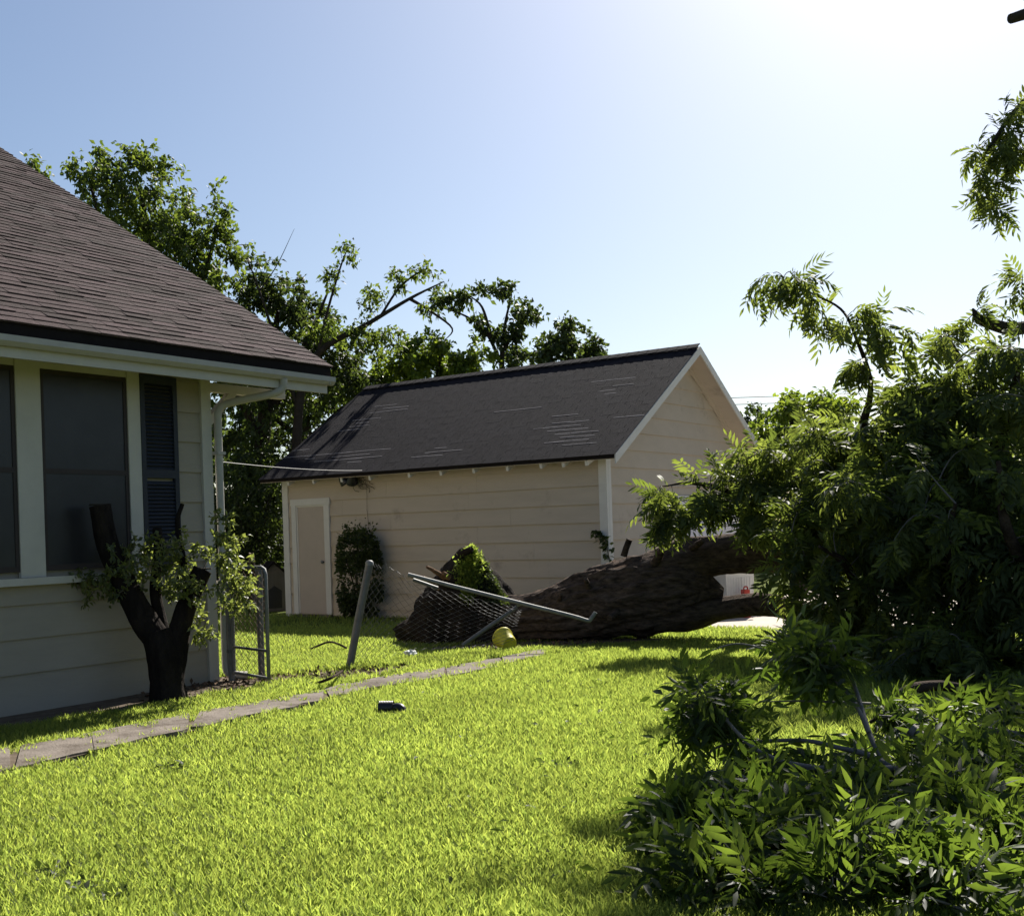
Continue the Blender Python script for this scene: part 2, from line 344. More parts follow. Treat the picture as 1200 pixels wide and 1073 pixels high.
# shingles: individual tabs
def shingle_roof(X0, X1, y0, z0, y1, z1, exp, tab, m, parent, nsep, view, axis='x'):
    L_ = math.hypot(y1 - y0, z1 - z0); d = Vector((0, (y1-y0)/L_, (z1-z0)/L_)); nrm = Vector((0, -d.z, d.y))
    items = []
    for r in range(int(L_ / exp) + 1):
        x = X0 - random.uniform(0, tab) - (r % 2) * tab / 2
        while x < X1:
            a, b_ = max(x, X0) + .002, min(x + tab, X1) - .002
            if b_ - a > .03: items.append((r, a, b_))
            x += tab
    def tabmesh(a, b_, s0, j):
        lift = .017 + j[0]; h = exp * 1.25; vs = []
        for (xx, s, o) in ((a, j[1], 0), (b_, j[2], 0), (b_, h, 0), (a, h, 0), (a, j[1], lift), (b_, j[2], lift + j[3]), (b_, h, .006), (a, h, .006)):
            vs.append(Vector((xx, 0, 0)) + d * s + nrm * o)
        return vs
    org = Vector((0, y0, z0)); best = []
    for i, (r, a, b_) in enumerate(items):
        best.append((view(Vector(((a + b_) / 2, 0, 0)) + org + d * r * exp), i))
    best.sort(); sep = set(i for dd, i in best[:nsep] if dd < 1e8)
    protos = []
    if nsep:
        for k in range(14):
            j = (random.uniform(-.004, .006), random.uniform(-.004, .004), random.uniform(-.004, .004), random.uniform(-.002, .002))
            protos.append(MB().hexa(tabmesh(-tab/2 + .002, tab/2 - .002, 0, j)).mesh('shingle'))
        for p in protos: p.materials.append(m)
    vs = []; tr = []; rn = []
    q = np.array([(0,3,2),(0,2,1),(4,5,6),(4,6,7),(0,1,5),(0,5,4),(1,2,6),(1,6,5),(2,3,7),(2,7,6),(3,0,4),(3,4,7)])
    for i, (r, a, b_) in enumerate(items):
        if i in sep and b_ - a > tab * .95:
            o = link('shingle', random.choice(protos), None, parent); o.location = org + d * (r * exp) + Vector(((a + b_) / 2, 0, 0))
        else:
            j = (random.uniform(-.004, .006), random.uniform(-.004, .004), random.uniform(-.004, .004), random.uniform(-.002, .002))
            tr.append(q + len(vs)); vs += [p + org + d * (r * exp) for p in tabmesh(a, b_, 0, j)]; rn += [random.random()] * 8
    o = link('shingles', np_mesh('shingles', np.array([tuple(p) for p in vs]), np.concatenate(tr), np.array(rn), False), m, parent)
    tag(o, kind='stuff'); return org, d, nrm
def hview(p):
    w = HC + U * p.x + V * p.y + Vector((0, 0, p.z))
    if w.y < 2: return 1e9
    xx = CX + F * w.x / w.y
    return w.length if xx > -15 else 1e9
shingle_roof(XR0, XR1 + .02, YE - .03, ZE - .035, YR, ZR - .01, .118, .29, M['shingle'], roof, 300, hview)
# downspout
dsp = bez([(.47, YE + .0, 3.05), (.47, YE + .02, 2.96), (.40, YE + .10, 2.90), (.16, -.14, 2.82), (.085, -.075, 2.74), (.075, -.07, 2.6)], 6) + [Vector((.075, -.07, z)) for z in (2.0, 1.4, .8, .3)] + bez([(.075, -.07, .2), (.08, -.09, .1), (.16, -.14, .065), (.24, -.2, .055)], 5)
ds = MB().tube(dsp, .040, 12).build('downspout', M['gutter'], house)
for zz in (2.3, 1.0): MB().box(.025, .125, -.118, -.03, zz, zz + .03).build('strap', M['gutter'], ds)

# ------------------------------------------------------------------ garage
GC = UV(15.08, 8.56)
gar = thing('garage', 'tan lap-sided detached garage with dark gable roof and white side door', 'garage', GC, RU)
GL, GWD, GH = 6.72, 5.34, 2.46; XP = GWD / 2; GS = .635; OV = .33
def zroof(x): return 2.425 + GS * (min(x, GWD - x) + OV)          # underside line of the roof
ZP = zroof(XP)
MB().box(.03, GWD - .03, .03, GL - .03, 0, GH).build('wall', M['garage_paint'], gar)
for y0 in (.03, GL - .15): MB().prism([(.03, y0, GH), (GWD - .03, y0, GH), (XP, y0, ZP - .06)], (0, .12, 0)).build('gable_wall', M['garage_paint'], gar)
zc = [.02] + [.415 + .2755 * k for k in range(9)]
zc = [z for z in zc if z < 2.4] + [2.44]
zc = [.02, .14, .415, .69, .965, 1.24, 1.515, 1.79, 2.065, 2.34, 2.615]
for k in range(len(zc) - 1):
    z0, z1 = zc[k], min(zc[k+1] + .012, 2.56)
    ys_ = [.10, random.uniform(1.2, 3.0), random.uniform(3.6, 5.4), GL - .1]
    for ya, yb in zip(ys_, ys_[1:]):
        ya += .0015; yb -= .0015; e = random.uniform(-.003, .003); w0, w1 = random.uniform(-.005, .005), random.uniform(-.005, .005)
        MB().hexa([(-.031 + e, ya, z0 + w0), (.03, ya, z0 + w0), (.03, yb, z0 + w1), (-.031 - e, yb, z0 + w1), (-.006, ya, z1), (.03, ya, z1), (.03, yb, z1), (-.006, yb, z1)]).build('siding_board', M['garage_paint'], gar)
zc2 = [.02, .14] + [.415 + .2755 * k for k in range(17)]
for k in range(len(zc2) - 1):
    z0, z1 = zc2[k], zc2[k+1] + .012
    if z0 > ZP - .12: break
    def xr(z):
        s = max(0.10, (z + .04 - 2.44) / GS - OV); return s, GWD - s
    a0, b0 = xr(z0); a1, b1 = xr(z1)
    if a1 > b1: a1 = b1 = XP
    MB().hexa([(a0, -.031, z0), (b0, -.031, z0), (b0, .03, z0), (a0, .03, z0), (a1, -.006, z1), (b1, -.006, z1), (b1, .03, z1), (a1, .03, z1)]).build('siding_board', M['garage_paint'], gar)
for x, y in ((0, 0), (0, GL), (GWD, 0)):
    sx = 1 if x == 0 else -1; sy = 1 if y == 0 else -1
    MB().box(*sorted((x - .04*sx, x + .02*sx)), *sorted((y - .04*sy, y + .098*sy)), 0, 2.47).build('corner_board', M['garage_white'], gar)
    MB().box(*sorted((x + .021*sx, x + .098*sx)), *sorted((y - .042*sy, y + .02*sy)), 0, 2.47).build('corner_board', M['garage_white'], gar)
# side door: local y = v - 8.56
dy0, dy1 = 5.60, 6.52
door = MB().box(-.036, -.025, dy0 + .12, dy1 - .12, .06, 2.0).build('door', M['door_paint'], gar)
fr = MB(); fr.box(-.062, -.022, dy0, dy0 + .11, .03, 2.10); fr.box(-.062, -.022, dy1 - .11, dy1, .03, 2.10); fr.box(-.064, -.022, dy0 - .02, dy1 + .02, 2.0, 2.115)
fr.build('frame', M['garage_white'], door)
st = MB(); st.box(-.045, -.026, dy0 + .111, dy0 + .14, .06, 1.999); st.box(-.045, -.026, dy1 - .14, dy1 - .111, .06, 1.999); st.box(-.045, -.026, dy0 + .14, dy1 - .14, 1.97, 1.999); st.build('stop', M['garage_white'], door)
MB().box(-.10, -.02, dy0, dy1, .0, .045).build('threshold', M['concrete'], door)
MB().lathe([(.0, .0), (.012, .0), (.012, .03), (.028, .035), (.03, .055), (.018, .07), (0, .072)], 12, mat=Matrix.Translation((-.03, dy0 + .18, .98)) @ Matrix.Rotation(-math.pi/2, 4, 'Y')).build('knob', M['galv'], door)
# vehicle door in the gable end
gx0, gx1 = 2.42, 4.95
vd = MB(); vd.box(gx0 - .09, gx0, -.05, -.02, 0, 1.92); vd.box(gx1, gx1 + .09, -.05, -.02, 0, 1.92); vd.box(gx0, gx1, -.05, -.02, 1.84, 1.92)
vdo = vd.build('vehicle_door', M['garage_white'], gar)
for k in range(4): MB().box(gx0 + .003, gx1 - .003, -.042, -.026, .03 + .4525 * k, .47 + .4525 * k).build('panel', M['garage_door'], vdo)
# roof
Y0, Y1 = -.36, GL + .3
for s in (0, 1):
    pf = [(-OV, 2.44), (XP, ZP), (XP, ZP + .07), (-OV, 2.51)]
    if s: pf = [(GWD - x, z) for x, z in pf][::-1]
    r_ = MB().prism([(x, Y0, z) for x, z in pf], (0, Y1 - Y0, 0)).build('roof', M['dark_edge'], gar)
    if s == 0: groof = r_
    else: groof2 = r_
    sf = [(-OV + .01, 2.436 + .01 * GS), (XP, ZP - .004), (XP, ZP - .016), (-OV + .01, 2.424 + .01 * GS)]
    if s: sf = [(GWD - x, z) for x, z in sf][::-1]
    MB().prism([(x, Y0 + .002, z) for x, z in sf], (0, Y1 - Y0 - .004, 0)).build('soffit', M['garage_paint'], gar)
    rb = [(-OV - .02, 2.36), (XP, ZP - .055), (XP, ZP + .075), (-OV - .02, 2.50)]
    if s: rb = [(GWD - x, z) for x, z in rb][::-1]
    MB().prism([(x, Y0 - .024, z) for x, z in rb], (0, .022, 0)).build('rake_board', M['garage_white'], gar)
    rb = [(.2, zroof(.2) - .10), (XP, ZP - .10), (XP, ZP - .003), (.2, zroof(.2) - .003)]      # inner barge rafter
    if s: rb = [(GWD - x, z) for x, z in rb][::-1]
    MB().prism([(x, -.055, z) for x, z in rb], (0, .03, 0)).build('rake_board', M['garage_paint'], gar)
# shingles: rotate the generator's frame: its x axis -> garage y
def garage_shingles(parent, side):
    h = bpy.data.objects.new('roof_slope', None)
    L_ = math.hypot(XP + OV + .03, GS * (XP + OV + .03)); d = Vector((1, 0, GS)).normalized(); nrm = Vector((-d.z, 0, d.x)); ex, tab = .13, .305
    org = Vector((-OV - .03, 0, 2.512 - .03 * GS)); vs = []; tr = []; rn = []
    q = np.array([(0,3,2),(0,2,1),(4,5,6),(4,6,7),(0,1,5),(0,5,4),(1,2,6),(1,6,5),(2,3,7),(2,7,6),(3,0,4),(3,4,7)])
    glint = MB()  # thin pale strips, highlights painted along the course edges
    for r in range(int(L_ / ex)):
        y = Y0 - .02 - (r % 2) * tab / 2 - random.uniform(0, .1)
        while y < Y1 + .02:
            a, b_ = max(y, Y0 - .02) + .003, min(y + tab, Y1 + .02) - .003
            if b_ - a > .03:
                lift = random.uniform(.004, .007); s0 = r * ex + random.uniform(-.006, .006); s1 = r * ex + ex * 1.2
                p = [Vector((0, yy, 0)) + org + d * s + nrm * o for yy, s, o in ((a, s0, 0), (b_, s0, 0), (b_, s1, 0), (a, s1, 0), (a, s0, lift), (b_, s0, lift), (b_, s1, .006), (a, s1, .006))]
                if side: p = [Vector((GWD - w.x, w.y, w.z)) for w in p]
                tr.append(q + len(vs)); vs += p; rn += [random.random()] * 8
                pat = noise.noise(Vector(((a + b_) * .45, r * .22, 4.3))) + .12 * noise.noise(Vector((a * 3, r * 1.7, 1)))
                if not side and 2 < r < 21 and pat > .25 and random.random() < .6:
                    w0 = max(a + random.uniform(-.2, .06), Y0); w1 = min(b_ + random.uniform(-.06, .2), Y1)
                    glint.hexa([Vector((0, yy, 0)) + org + d * s + nrm * o for yy, s, o in ((w0, s0 - .003, .004), (w1, s0 - .003, .004), (w1, s0 + .012, .004), (w0, s0 + .012, .004), (w0, s0 - .003, lift + .003), (w1, s0 - .003, lift + .003), (w1, s0 + .012, lift + .002), (w0, s0 + .012, lift + .002))])
            y += tab
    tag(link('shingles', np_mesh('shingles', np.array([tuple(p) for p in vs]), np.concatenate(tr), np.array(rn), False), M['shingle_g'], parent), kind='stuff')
    if glint.v: tag(glint.build('edge_glints', M['glint'], parent), kind='stuff')
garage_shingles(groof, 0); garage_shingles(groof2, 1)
rc = MB(); y = Y0 - .02
while y < Y1:
    rc.hexa([(XP - .14, y, ZP + .03), (XP - .14, min(y + .2, Y1 + .02), ZP + .03), (XP, min(y + .2, Y1 + .02), ZP + .112), (XP, y, ZP + .115), (XP - .14, y, ZP + .05), (XP - .14, min(y + .2, Y1 + .02), ZP + .042), (XP, min(y + .2, Y1 + .02), ZP + .124), (XP, y, ZP + .127)])
    y += .19
tag(rc.build('ridge_cap', M['shingle_g'], gar), kind='stuff')
for px, py in ((344.5, 560), (374, 558), (407, 556), (440, 554), (486, 551), (523, 549), (561.5, 547), (600.7, 545), (640, 542), (666, 541), (693, 539)):
    r = ray(px, py); t = 14.95 / (r.x * U.x + r.y * U.y); vv = (r * t).dot(V) - 8.56
    MB().prism([(-.30, vv - .022, 2.45), (-.005, vv - .022, 2.57), (-.005, vv - .022, 2.47), (-.28, vv - .022, 2.36)], (0, .044, 0)).build('rafter_tail', M['garage_white'], gar)
MB().box(-.022, .0, .1, GL - .1, 2.56, 2.63).build('frieze', M['garage_paint'], gar)

# flood light on the garage wall
p = P(414, 562, 0); r = ray(412, 561); t = 14.98 / (r.x * U.x + r.y * U.y); lp = P(412, 561, t)
fl = thing('wall_floodlight', 'dark round floodlight hanging under the garage eave among dry vine', 'floodlight', lp, RU)
MB().lathe([(0, .02), (.06, .02), (.06, .0), (.0, .0)], 16, mat=Matrix.Translation((.06, 0, 0)) @ Matrix.Rotation(-math.pi/2, 4, 'Y')).build('base_plate', M['black'], fl)
MB().tube([(.04, 0, 0), (-.05, .0, .0), (-.08, -.03, -.02)], .015, 8).build('arm', M['black'], fl)
for sy in (-.10, .09):
    MB().lathe([(.0, -.1), (.05, -.1), (.065, -.06), (.10, .04), (.105, .07), (.09, .07), (.08, .03), (0, .01)], 16, mat=Matrix.Translation((-.1, sy, -.02)) @ Matrix.Rotation(math.radians(150), 4, 'Y') @ Matrix.Rotation(sy * 4, 4, 'X')).build('lamp_head', M['black'], fl)
vb = MB()
for k in range(9):
    a = Vector((.0, -.1 + random.uniform(-.1, .1), -.02)); pts = [a]
    for i in range(6): pts.append(pts[-1] + Vector((random.uniform(-.015, .012), random.uniform(-.10, .03), random.uniform(-.09, .05))))
    vb.tube(pts, .006, 4)
vb.tube([(.0, -.3, -.1), (-.0, -.31, -.3), (.0, -.3, -.55), (0, -.33, -.85)], .005, 4)
vine = tag(vb.build('dry_vine', M['twig']), 'dry brown vine stems clinging below the floodlight on the garage', 'vine'); vine.location = lp; vine.rotation_euler = (0, 0, RU)
for v_ in vine.data.vertices: v_.co.x += .035
# service cable from house to garage
ca = P(259, 541, 12.2); cb = P(430, 551, t); cm = [ca.lerp(cb, k / 14) - Vector((0, 0, .035 * 4 * (k/14) * (1 - k/14))) for k in range(15)]
tag(MB().tube(cm, .0045, 5).build('service_cable', M['cable']), 'thin pale cable strung from the house corner to the garage eave', 'cable')
for dz, yy in ((0, 465), (-.5, 473)):
    a, b_ = P(300, yy + 20, 48), P(1300, yy - 14, 44)
    tag(MB().tube([a.lerp(b_, k/12) for k in range(13)], .016, 5).build('power_line', M['black']), 'thin power line crossing the sky beyond the garage gable', 'power line', 'power lines beyond the garage')

# ------------------------------------------------------------------ foliage tools
def nrmz(a): return a / np.maximum(np.linalg.norm(a, axis=1, keepdims=True), 1e-9)
def simple_leaves(pos, dirs, L, W, seed=0):
    R_ = np.random.default_rng(seed); n = len(pos); d = nrmz(dirs); up = nrmz(R_.normal(0, .75, (n, 3)) + np.array([0, 0, .7]))
    s = nrmz(np.cross(d, up)); nn = np.cross(s, d); L = L[:, None]; W = W[:, None]
    v = np.stack([pos, pos + d*L*.45 + s*W*.5 + nn*W*.18, pos + d*L*.5, pos + d*L*.45 - s*W*.5 + nn*W*.18, pos + d*L + np.array([0, 0, -1.]) * L * .12], 1)
    f = np.array([(0, 2, 1), (0, 3, 2), (1, 2, 4), (2, 3, 4)])
    t = (f[None] + np.arange(n)[:, None, None] * 5).reshape(-1, 3)
    return v.reshape(-1, 3), t, np.repeat(R_.random(n), 5)
def compound_proto(seed, n=5, Lr=.34, ll=.125, lw=.028, dr_=1.0, miss=0.0):
    R_ = random.Random(seed); pos = []; di = []; L = []; W = []; up = []
    ra = [Vector((0, 0, 0))]; d = Vector((1, 0, .1)).normalized()
    for i in range(n + 1):
        ra.append(ra[-1] + d * Lr / (n + 1)); d = (d + Vector((0, R_.uniform(-.06, .06), -R_.uniform(.06, .16) * dr_))).normalized()
    for i in range(1, n + 2):
        q = ra[i]; t = (ra[min(i+1, n+1)] - ra[i-1]).normalized(); sc = .65 + .4 * math.sin(math.pi * (i / (n + 1)) ** .8 * .9) 
        for s in ((-1, 1) if i <= n else (0,)):
            if R_.random() < miss: continue
            dd = (t * (.75 if s else 1) + Vector((0, s * .85, R_.uniform(-.28 * dr_, .06)))).normalized()
            pos.append(q); di.append(dd); L.append(ll * sc * R_.uniform(.85, 1.15)); W.append(lw * sc * R_.uniform(.85, 1.2))
            up.append(Vector((R_.uniform(-.35, .35), R_.uniform(-.5, .5), 1)))
    v = []; f = []
    for q, dd, l, w, u in zip(pos, di, L, W, up):
        s = dd.cross(u).normalized(); nn = s.cross(dd); b0 = len(v); sw = R_.uniform(-.1, .1)
        v += [q, q + dd*l*.38 + s*w*.5 + nn*w*.15, q + dd*l*.5 + s*l*sw*.5, q + dd*l*.38 - s*w*.5 + nn*w*.15, q + dd*l*.98 + s*l*sw - Vector((0, 0, .16*l)), q + dd*l*.72 + s*(w*.36 + l*sw*.6) - Vector((0,0,.04*l)), q + dd*l*.72 - s*(w*.36 - l*sw*.6) - Vector((0,0,.04*l))]
        f += [(b0, b0+2, b0+1), (b0, b0+3, b0+2), (b0+1, b0+2, b0+5), (b0+2, b0+3, b0+6), (b0+2, b0+4, b0+5), (b0+2, b0+6, b0+4)]
    for i in range(n + 1):                         # rachis as thin blade strips
        b0 = len(v); w = .0022; a, b_ = ra[i], ra[i+1]; v += [a + Vector((0, w, 0)), a - Vector((0, w, 0)), b_ + Vector((0, 0, w))]; f += [(b0, b0+1, b0+2)]
    return np.array([tuple(p) for p in v]), np.array(f)
def frames(dirs, R_, upn=.8):
    d = nrmz(dirs); up = nrmz(R_.normal(0, upn, d.shape) + np.array([0, 0, 1.])); y = nrmz(np.cross(up, d)); z = np.cross(d, y)
    return np.stack([d, y, z], 2)
def compound_leaves(pos, dirs, protos, seed=0, smin=.75, smax=1.2, upn=.8):
    R_ = np.random.default_rng(seed); M3 = frames(dirs, R_, upn); k = R_.integers(0, len(protos), len(pos)); sc = R_.uniform(smin, smax, len(pos)); rv = R_.random(len(pos))
    V_ = []; T_ = []; Q_ = []; off = 0
    for j, (pv, pf) in enumerate(protos):
        idx = np.where(k == j)[0]
        if not len(idx): continue
        w = np.einsum('nij,vj->nvi', M3[idx], pv) * sc[idx, None, None] + pos[idx, None, :]
        V_.append(w.reshape(-1, 3)); T_.append((pf[None] + (off + np.arange(len(idx)) * len(pv))[:, None, None]).reshape(-1, 3)); Q_.append(np.repeat(rv[idx], len(pv))); off += len(idx) * len(pv)
    return np.concatenate(V_), np.concatenate(T_), np.concatenate(Q_)
def blob_pts(blobs, n, R_, zmin=.05):
    """blobs: (px, py, rx_px, ry_px, depth, depth radius, weight) -> points; denser near the surface"""
    w = np.array([b[6] * (b[2] * b[3] * b[5]) ** .6 for b in blobs]); w = w / w.sum(); out = []
    for b, m in zip(blobs, np.round(w * n).astype(int)):
        c = P(b[0], b[1], b[4]); s = b[4] / F
        d = nrmz(R_.normal(0, 1, (m, 3))) * (R_.random(m)[:, None] ** .45) * (1 + .18 * R_.normal(0, 1, (m, 1)))
        out.append(np.array(c) + d * np.array([b[2] * s, b[5], b[3] * s]))
    p = np.concatenate(out); p[:, 2] = np.maximum(p[:, 2], zmin + R_.random(len(p)) * .12); return p
def grow(skel, targets, R_, sag=.10, maxlen=9):
    """join every target to the nearest point of the growing skeleton by a curved twig; returns list of polylines"""
    S = np.array([tuple(p) for p in skel]); d0 = np.array([np.min(np.linalg.norm(S - t, axis=1)) for t in targets]); polys = []
    for i in np.argsort(d0):
        t = targets[i]; dd = np.linalg.norm(S - t, axis=1); j = int(np.argmin(dd)); L_ = dd[j]
        if L_ < .05 or L_ > maxlen: continue
        a = S[j]; m = 6; k = np.linspace(0, 1, m)[:, None]; jit = R_.normal(0, .07 * L_, (1, 3))
        q = a + (t - a) * k + jit * np.sin(np.pi * k) + np.array([0, 0, sag * L_]) * np.sin(np.pi * k)
        polys.append(q); S = np.concatenate([S, q[2:]])
    return polys
def twig_mesh(polys, r0, r1):
    b = MB()
    for q in polys:
        L_ = float(np.linalg.norm(q[-1] - q[0])); ra = min(r0, .004 + .012 * L_); b.tube([tuple(p) for p in q], [ra + (r1 - ra) * i / (len(q) - 1) for i in range(len(q))], 4, cap=False)
    return b
def leaf_sites(polys, per, R_, start=.35, droop=.35):
    pos = []; dr = []
    for q in polys:
        m = len(q) - 1; ks = start + (1 - start) * R_.random(per) ** .7
        for k in ks:
            x = k * m; i = min(int(x), m - 1); p = q[i] + (q[i+1] - q[i]) * (x - i); t = q[i+1] - q[i]; t = t / max(np.linalg.norm(t), 1e-6)
            pos.append(p); dr.append(t * .55 + R_.normal(0, .62, 3) + np.array([0, 0, -droop]))
    return np.array(pos), np.array(dr)
PROTO2 = [compound_proto(300 + k, random.choice((3, 4, 5)), .27, .108, .030, 2.3, .18) for k in range(16)]
PROTO = [compound_proto(100 + k, random.choice((4, 4, 5, 6)), .33, .125, .034, 1.5, .06) for k in range(14)]

def tree(name, label, base, trunk, limbs, blobs, ntw, per, ll, lw, lm, bm=None, seed=1, group=None, cat='tree', droop=.2, zmin=.3, start=.3, rough=.12):
    R_ = np.random.default_rng(seed); base = Vector(base); rt = thing(name, label, cat, base, 0, group); bm = bm or M['bark_mid']
    sk = []
    def limb(nm, pts, rad):
        p = bez(pts, 5); sk.extend(p); MB().tube([q - base for q in p], lerp_r(rad, 5), 9, rough=rough, rs=4).build(nm, bm, rt)
    limb('trunk', *trunk)
    for l in limbs: limb('branch', *l)
    tg = blob_pts(blobs, ntw, R_, zmin); polys = grow(sk, tg, R_)
    B = np.array(base)
    tag(twig_mesh([q - B for q in polys], .03, .003).build('twigs', bm, rt), kind='stuff')
    pos, dr = leaf_sites(polys, per, R_, start, droop); n = len(pos)
    pos = pos + R_.normal(0, ll * .5, pos.shape)
    v, t, r = simple_leaves(pos - B, dr, ll * R_.uniform(.7, 1.3, n), lw * R_.uniform(.7, 1.3, n), seed)
    tag(link('crown', np_mesh('crown', v, t, r), lm, rt), kind='stuff')
    return rt

# ------------------------------------------------------------------ trees behind
def D(x, y, t): return P(x, y, t)
def gp(x, t): r = ray(x, 640); return Vector((r.x * t, t, 0))
tree('shade_tree', 'tall leafy tree rising behind the brown shingle roof of the house', gp(190, 24),
     ([gp(190, 24), D(195, 520, 24), D(190, 400, 24), D(175, 300, 24), D(165, 220, 24)], [.26, .22, .17, .1, .03]),
     [([D(192, 430, 24), D(230, 350, 24.3), D(255, 270, 24.5)], [.12, .08, .02]), ([D(188, 380, 24), D(130, 290, 23.7), D(105, 215, 23.5)], [.12, .07, .02])],
     [(130, 225, 38, 45, 23.6, .8, 1), (185, 265, 60, 70, 24, 1.2, 1), (235, 320, 50, 75, 24.4, 1.2, 1), (170, 190, 22, 25, 24, .5, .6), (262, 265, 20, 30, 24.4, .5, .6), (225, 430, 70, 60, 24, 1.3, 1), (95, 205, 18, 14, 23.6, .4, .5), (120, 185, 8, 20, 23.8, .3, .8), (80, 190, 8, 10, 23.6, .2, .4), (195, 205, 8, 22, 24, .3, .6), (262, 235, 8, 22, 24.4, .3, .6), (280, 300, 10, 12, 24.4, .3, .5), (150, 185, 9, 14, 23.9, .3, .5)],
     760, 17, .13, .07, M['leaf_mid'], seed=3, group='trees behind the house and garage')
tree('shade_tree', 'small leafy tree top poking over the upper slope of the house roof', gp(30, 27),
     ([gp(30, 27), D(32, 400, 27), D(38, 190, 27)], [.2, .14, .02]), [([D(33, 350, 27), D(10, 230, 27)], [.08, .02])],
     [(40, 196, 14, 10, 27, .4, 1), (0, 230, 40, 40, 27, 1, 1), (40, 240, 30, 30, 27, .8, 1)], 60, 26, .15, .085, M['leaf_mid'], seed=4, group='trees behind the house and garage')
tree('shade_tree', 'dense dark tree filling the gap between the house eave and the garage', gp(300, 26),
     ([gp(300, 26), D(305, 560, 26), D(315, 440, 26), D(330, 340, 26)], [.25, .2, .13, .03]),
     [([D(308, 500, 26), D(360, 400, 26), D(385, 340, 26)], [.12, .07, .02]), ([D(308, 520, 26), D(270, 430, 26), D(285, 330, 26)], [.12, .07, .02])],
     [(305, 345, 35, 45, 26, 1, 1), (345, 365, 40, 50, 26, 1.2, 1), (320, 440, 70, 60, 26, 1.5, 1.2), (300, 560, 75, 75, 25.5, 1.4, 1.6), (290, 650, 60, 55, 25.2, 1.2, 1.6), (390, 420, 45, 45, 26.3, 1.2, 1), (420, 450, 40, 30, 26.3, 1, .8)],
     900, 24, .13, .075, M['leaf_dark'], seed=5, group='trees behind the house and garage')
tree('shade_tree', 'broad shadowy tree standing deepest behind the garage end wall', gp(360, 31),
     ([gp(360, 31), D(360, 560, 31), D(355, 480, 31), D(350, 430, 31)], [.3, .25, .15, .04]), [([D(358, 520, 31), D(300, 470, 31)], [.12, .03]), ([D(358, 520, 31), D(420, 460, 31)], [.12, .03])],
     [(330, 470, 90, 45, 31, 1.2, 1), (270, 530, 70, 60, 31, 1.2, 1), (400, 460, 60, 30, 31, 1, 1), (290, 630, 80, 60, 30, 1.2, 1)], 420, 24, .17, .10, M['leaf_dark'], seed=15, group='trees behind the house and garage')
tree('leaning_tree', 'thin leaning tree with sparse arching limbs beyond the garage roof', gp(340, 25),
     ([gp(340, 25), D(350, 480, 25), D(372, 415, 25), D(430, 380, 25), D(480, 350, 25), D(520, 330, 25)], [.14, .10, .075, .05, .035, .012]),
     [([D(372, 415, 25), D(385, 360, 25), D(400, 310, 25), D(408, 290, 25)], [.035, .028, .02, .006]), ([D(445, 372, 25), D(470, 335, 25), D(500, 315, 25), D(508, 325, 25)], [.03, .025, .015, .005]),
      ([D(480, 350, 25), D(505, 365, 25), D(530, 385, 25), D(520, 400, 25)], [.04, .03, .02, .006]), ([D(350, 480, 25), D(300, 330, 25), D(282, 290, 25)], [.05, .02, .004]), ([D(305, 340, 25), D(325, 310, 25), D(345, 268, 25)], [.015, .01, .003])],
     [(408, 295, 14, 12, 25, .4, 1), (392, 330, 14, 18, 25, .4, .8), (435, 355, 22, 18, 25, .5, .8), (468, 330, 14, 16, 25, .4, .8), (497, 318, 16, 10, 25, .4, 1), (440, 395, 45, 22, 25, .7, 1), (385, 390, 25, 22, 25, .6, .9), (515, 345, 12, 10, 25, .4, .4), (500, 365, 16, 12, 25, .4, .5)],
     170, 13, .12, .06, M['leaf_mid'], seed=6, group='trees behind the house and garage')
tree('shade_tree', 'bright yellow-green bushy tree showing above the garage ridge', gp(510, 27),
     ([gp(510, 27), D(512, 520, 27), D(515, 440, 27), D(520, 400, 27)], [.2, .16, .1, .03]), [([D(513, 480, 27), D(480, 430, 27), D(470, 400, 27)], [.08, .05, .01]), ([D(513, 470, 27), D(550, 430, 27), D(560, 410, 27)], [.08, .05, .01])],
     [(515, 410, 42, 24, 27, 1, 1), (480, 430, 45, 26, 27, 1, 1), (550, 430, 40, 22, 27, 1, 1), (450, 450, 30, 20, 27, .8, .8)], 150, 34, .14, .08, M['leaf_yellow'], seed=7, group='trees behind the house and garage')
tree('shade_tree', 'open tree with rounded leaf tufts and forked trunk above the garage ridge', gp(590, 28),
     ([gp(590, 28), D(590, 520, 28), D(588, 430, 28), D(592, 380, 28), D(600, 345, 28)], [.14, .10, .07, .04, .01]),
     [([D(589, 430, 28), D(570, 390, 28), D(545, 370, 28), D(515, 360, 28)], [.05, .04, .025, .008]), ([D(590, 410, 28), D(605, 385, 28), D(620, 370, 28)], [.06, .04, .01]), ([D(575, 395, 28), D(565, 360, 28), D(548, 345, 28)], [.05, .03, .01])],
     [(525, 355, 22, 12, 28, .5, 1), (580, 340, 20, 12, 28, .5, .9), (612, 368, 20, 14, 28, .5, 1), (545, 345, 15, 10, 28, .4, .6), (595, 395, 22, 20, 28, .6, .9), (560, 380, 18, 14, 28, .5, .6), (600, 425, 25, 14, 28, .6, .8)],
     90, 26, .14, .09, M['leaf_dark'], seed=8, group='trees behind the house and garage')
tree('shade_tree', 'low round-headed tree by the middle of the garage ridge', gp(665, 29),
     ([gp(665, 29), D(665, 540, 29), D(666, 450, 29), D(670, 395, 29)], [.2, .16, .1, .02]), [([D(665, 450, 29), D(640, 415, 29), D(625, 405, 29)], [.07, .05, .01]), ([D(665, 440, 29), D(695, 410, 29), D(706, 405, 29)], [.07, .05, .01])],
     [(668, 395, 30, 20, 29, .8, 1), (640, 415, 26, 14, 29, .7, 1), (695, 412, 20, 14, 29, .6, 1), (670, 430, 45, 20, 29, .9, 1)], 110, 28, .14, .09, M['leaf_dark'], seed=9, group='trees behind the house and garage')
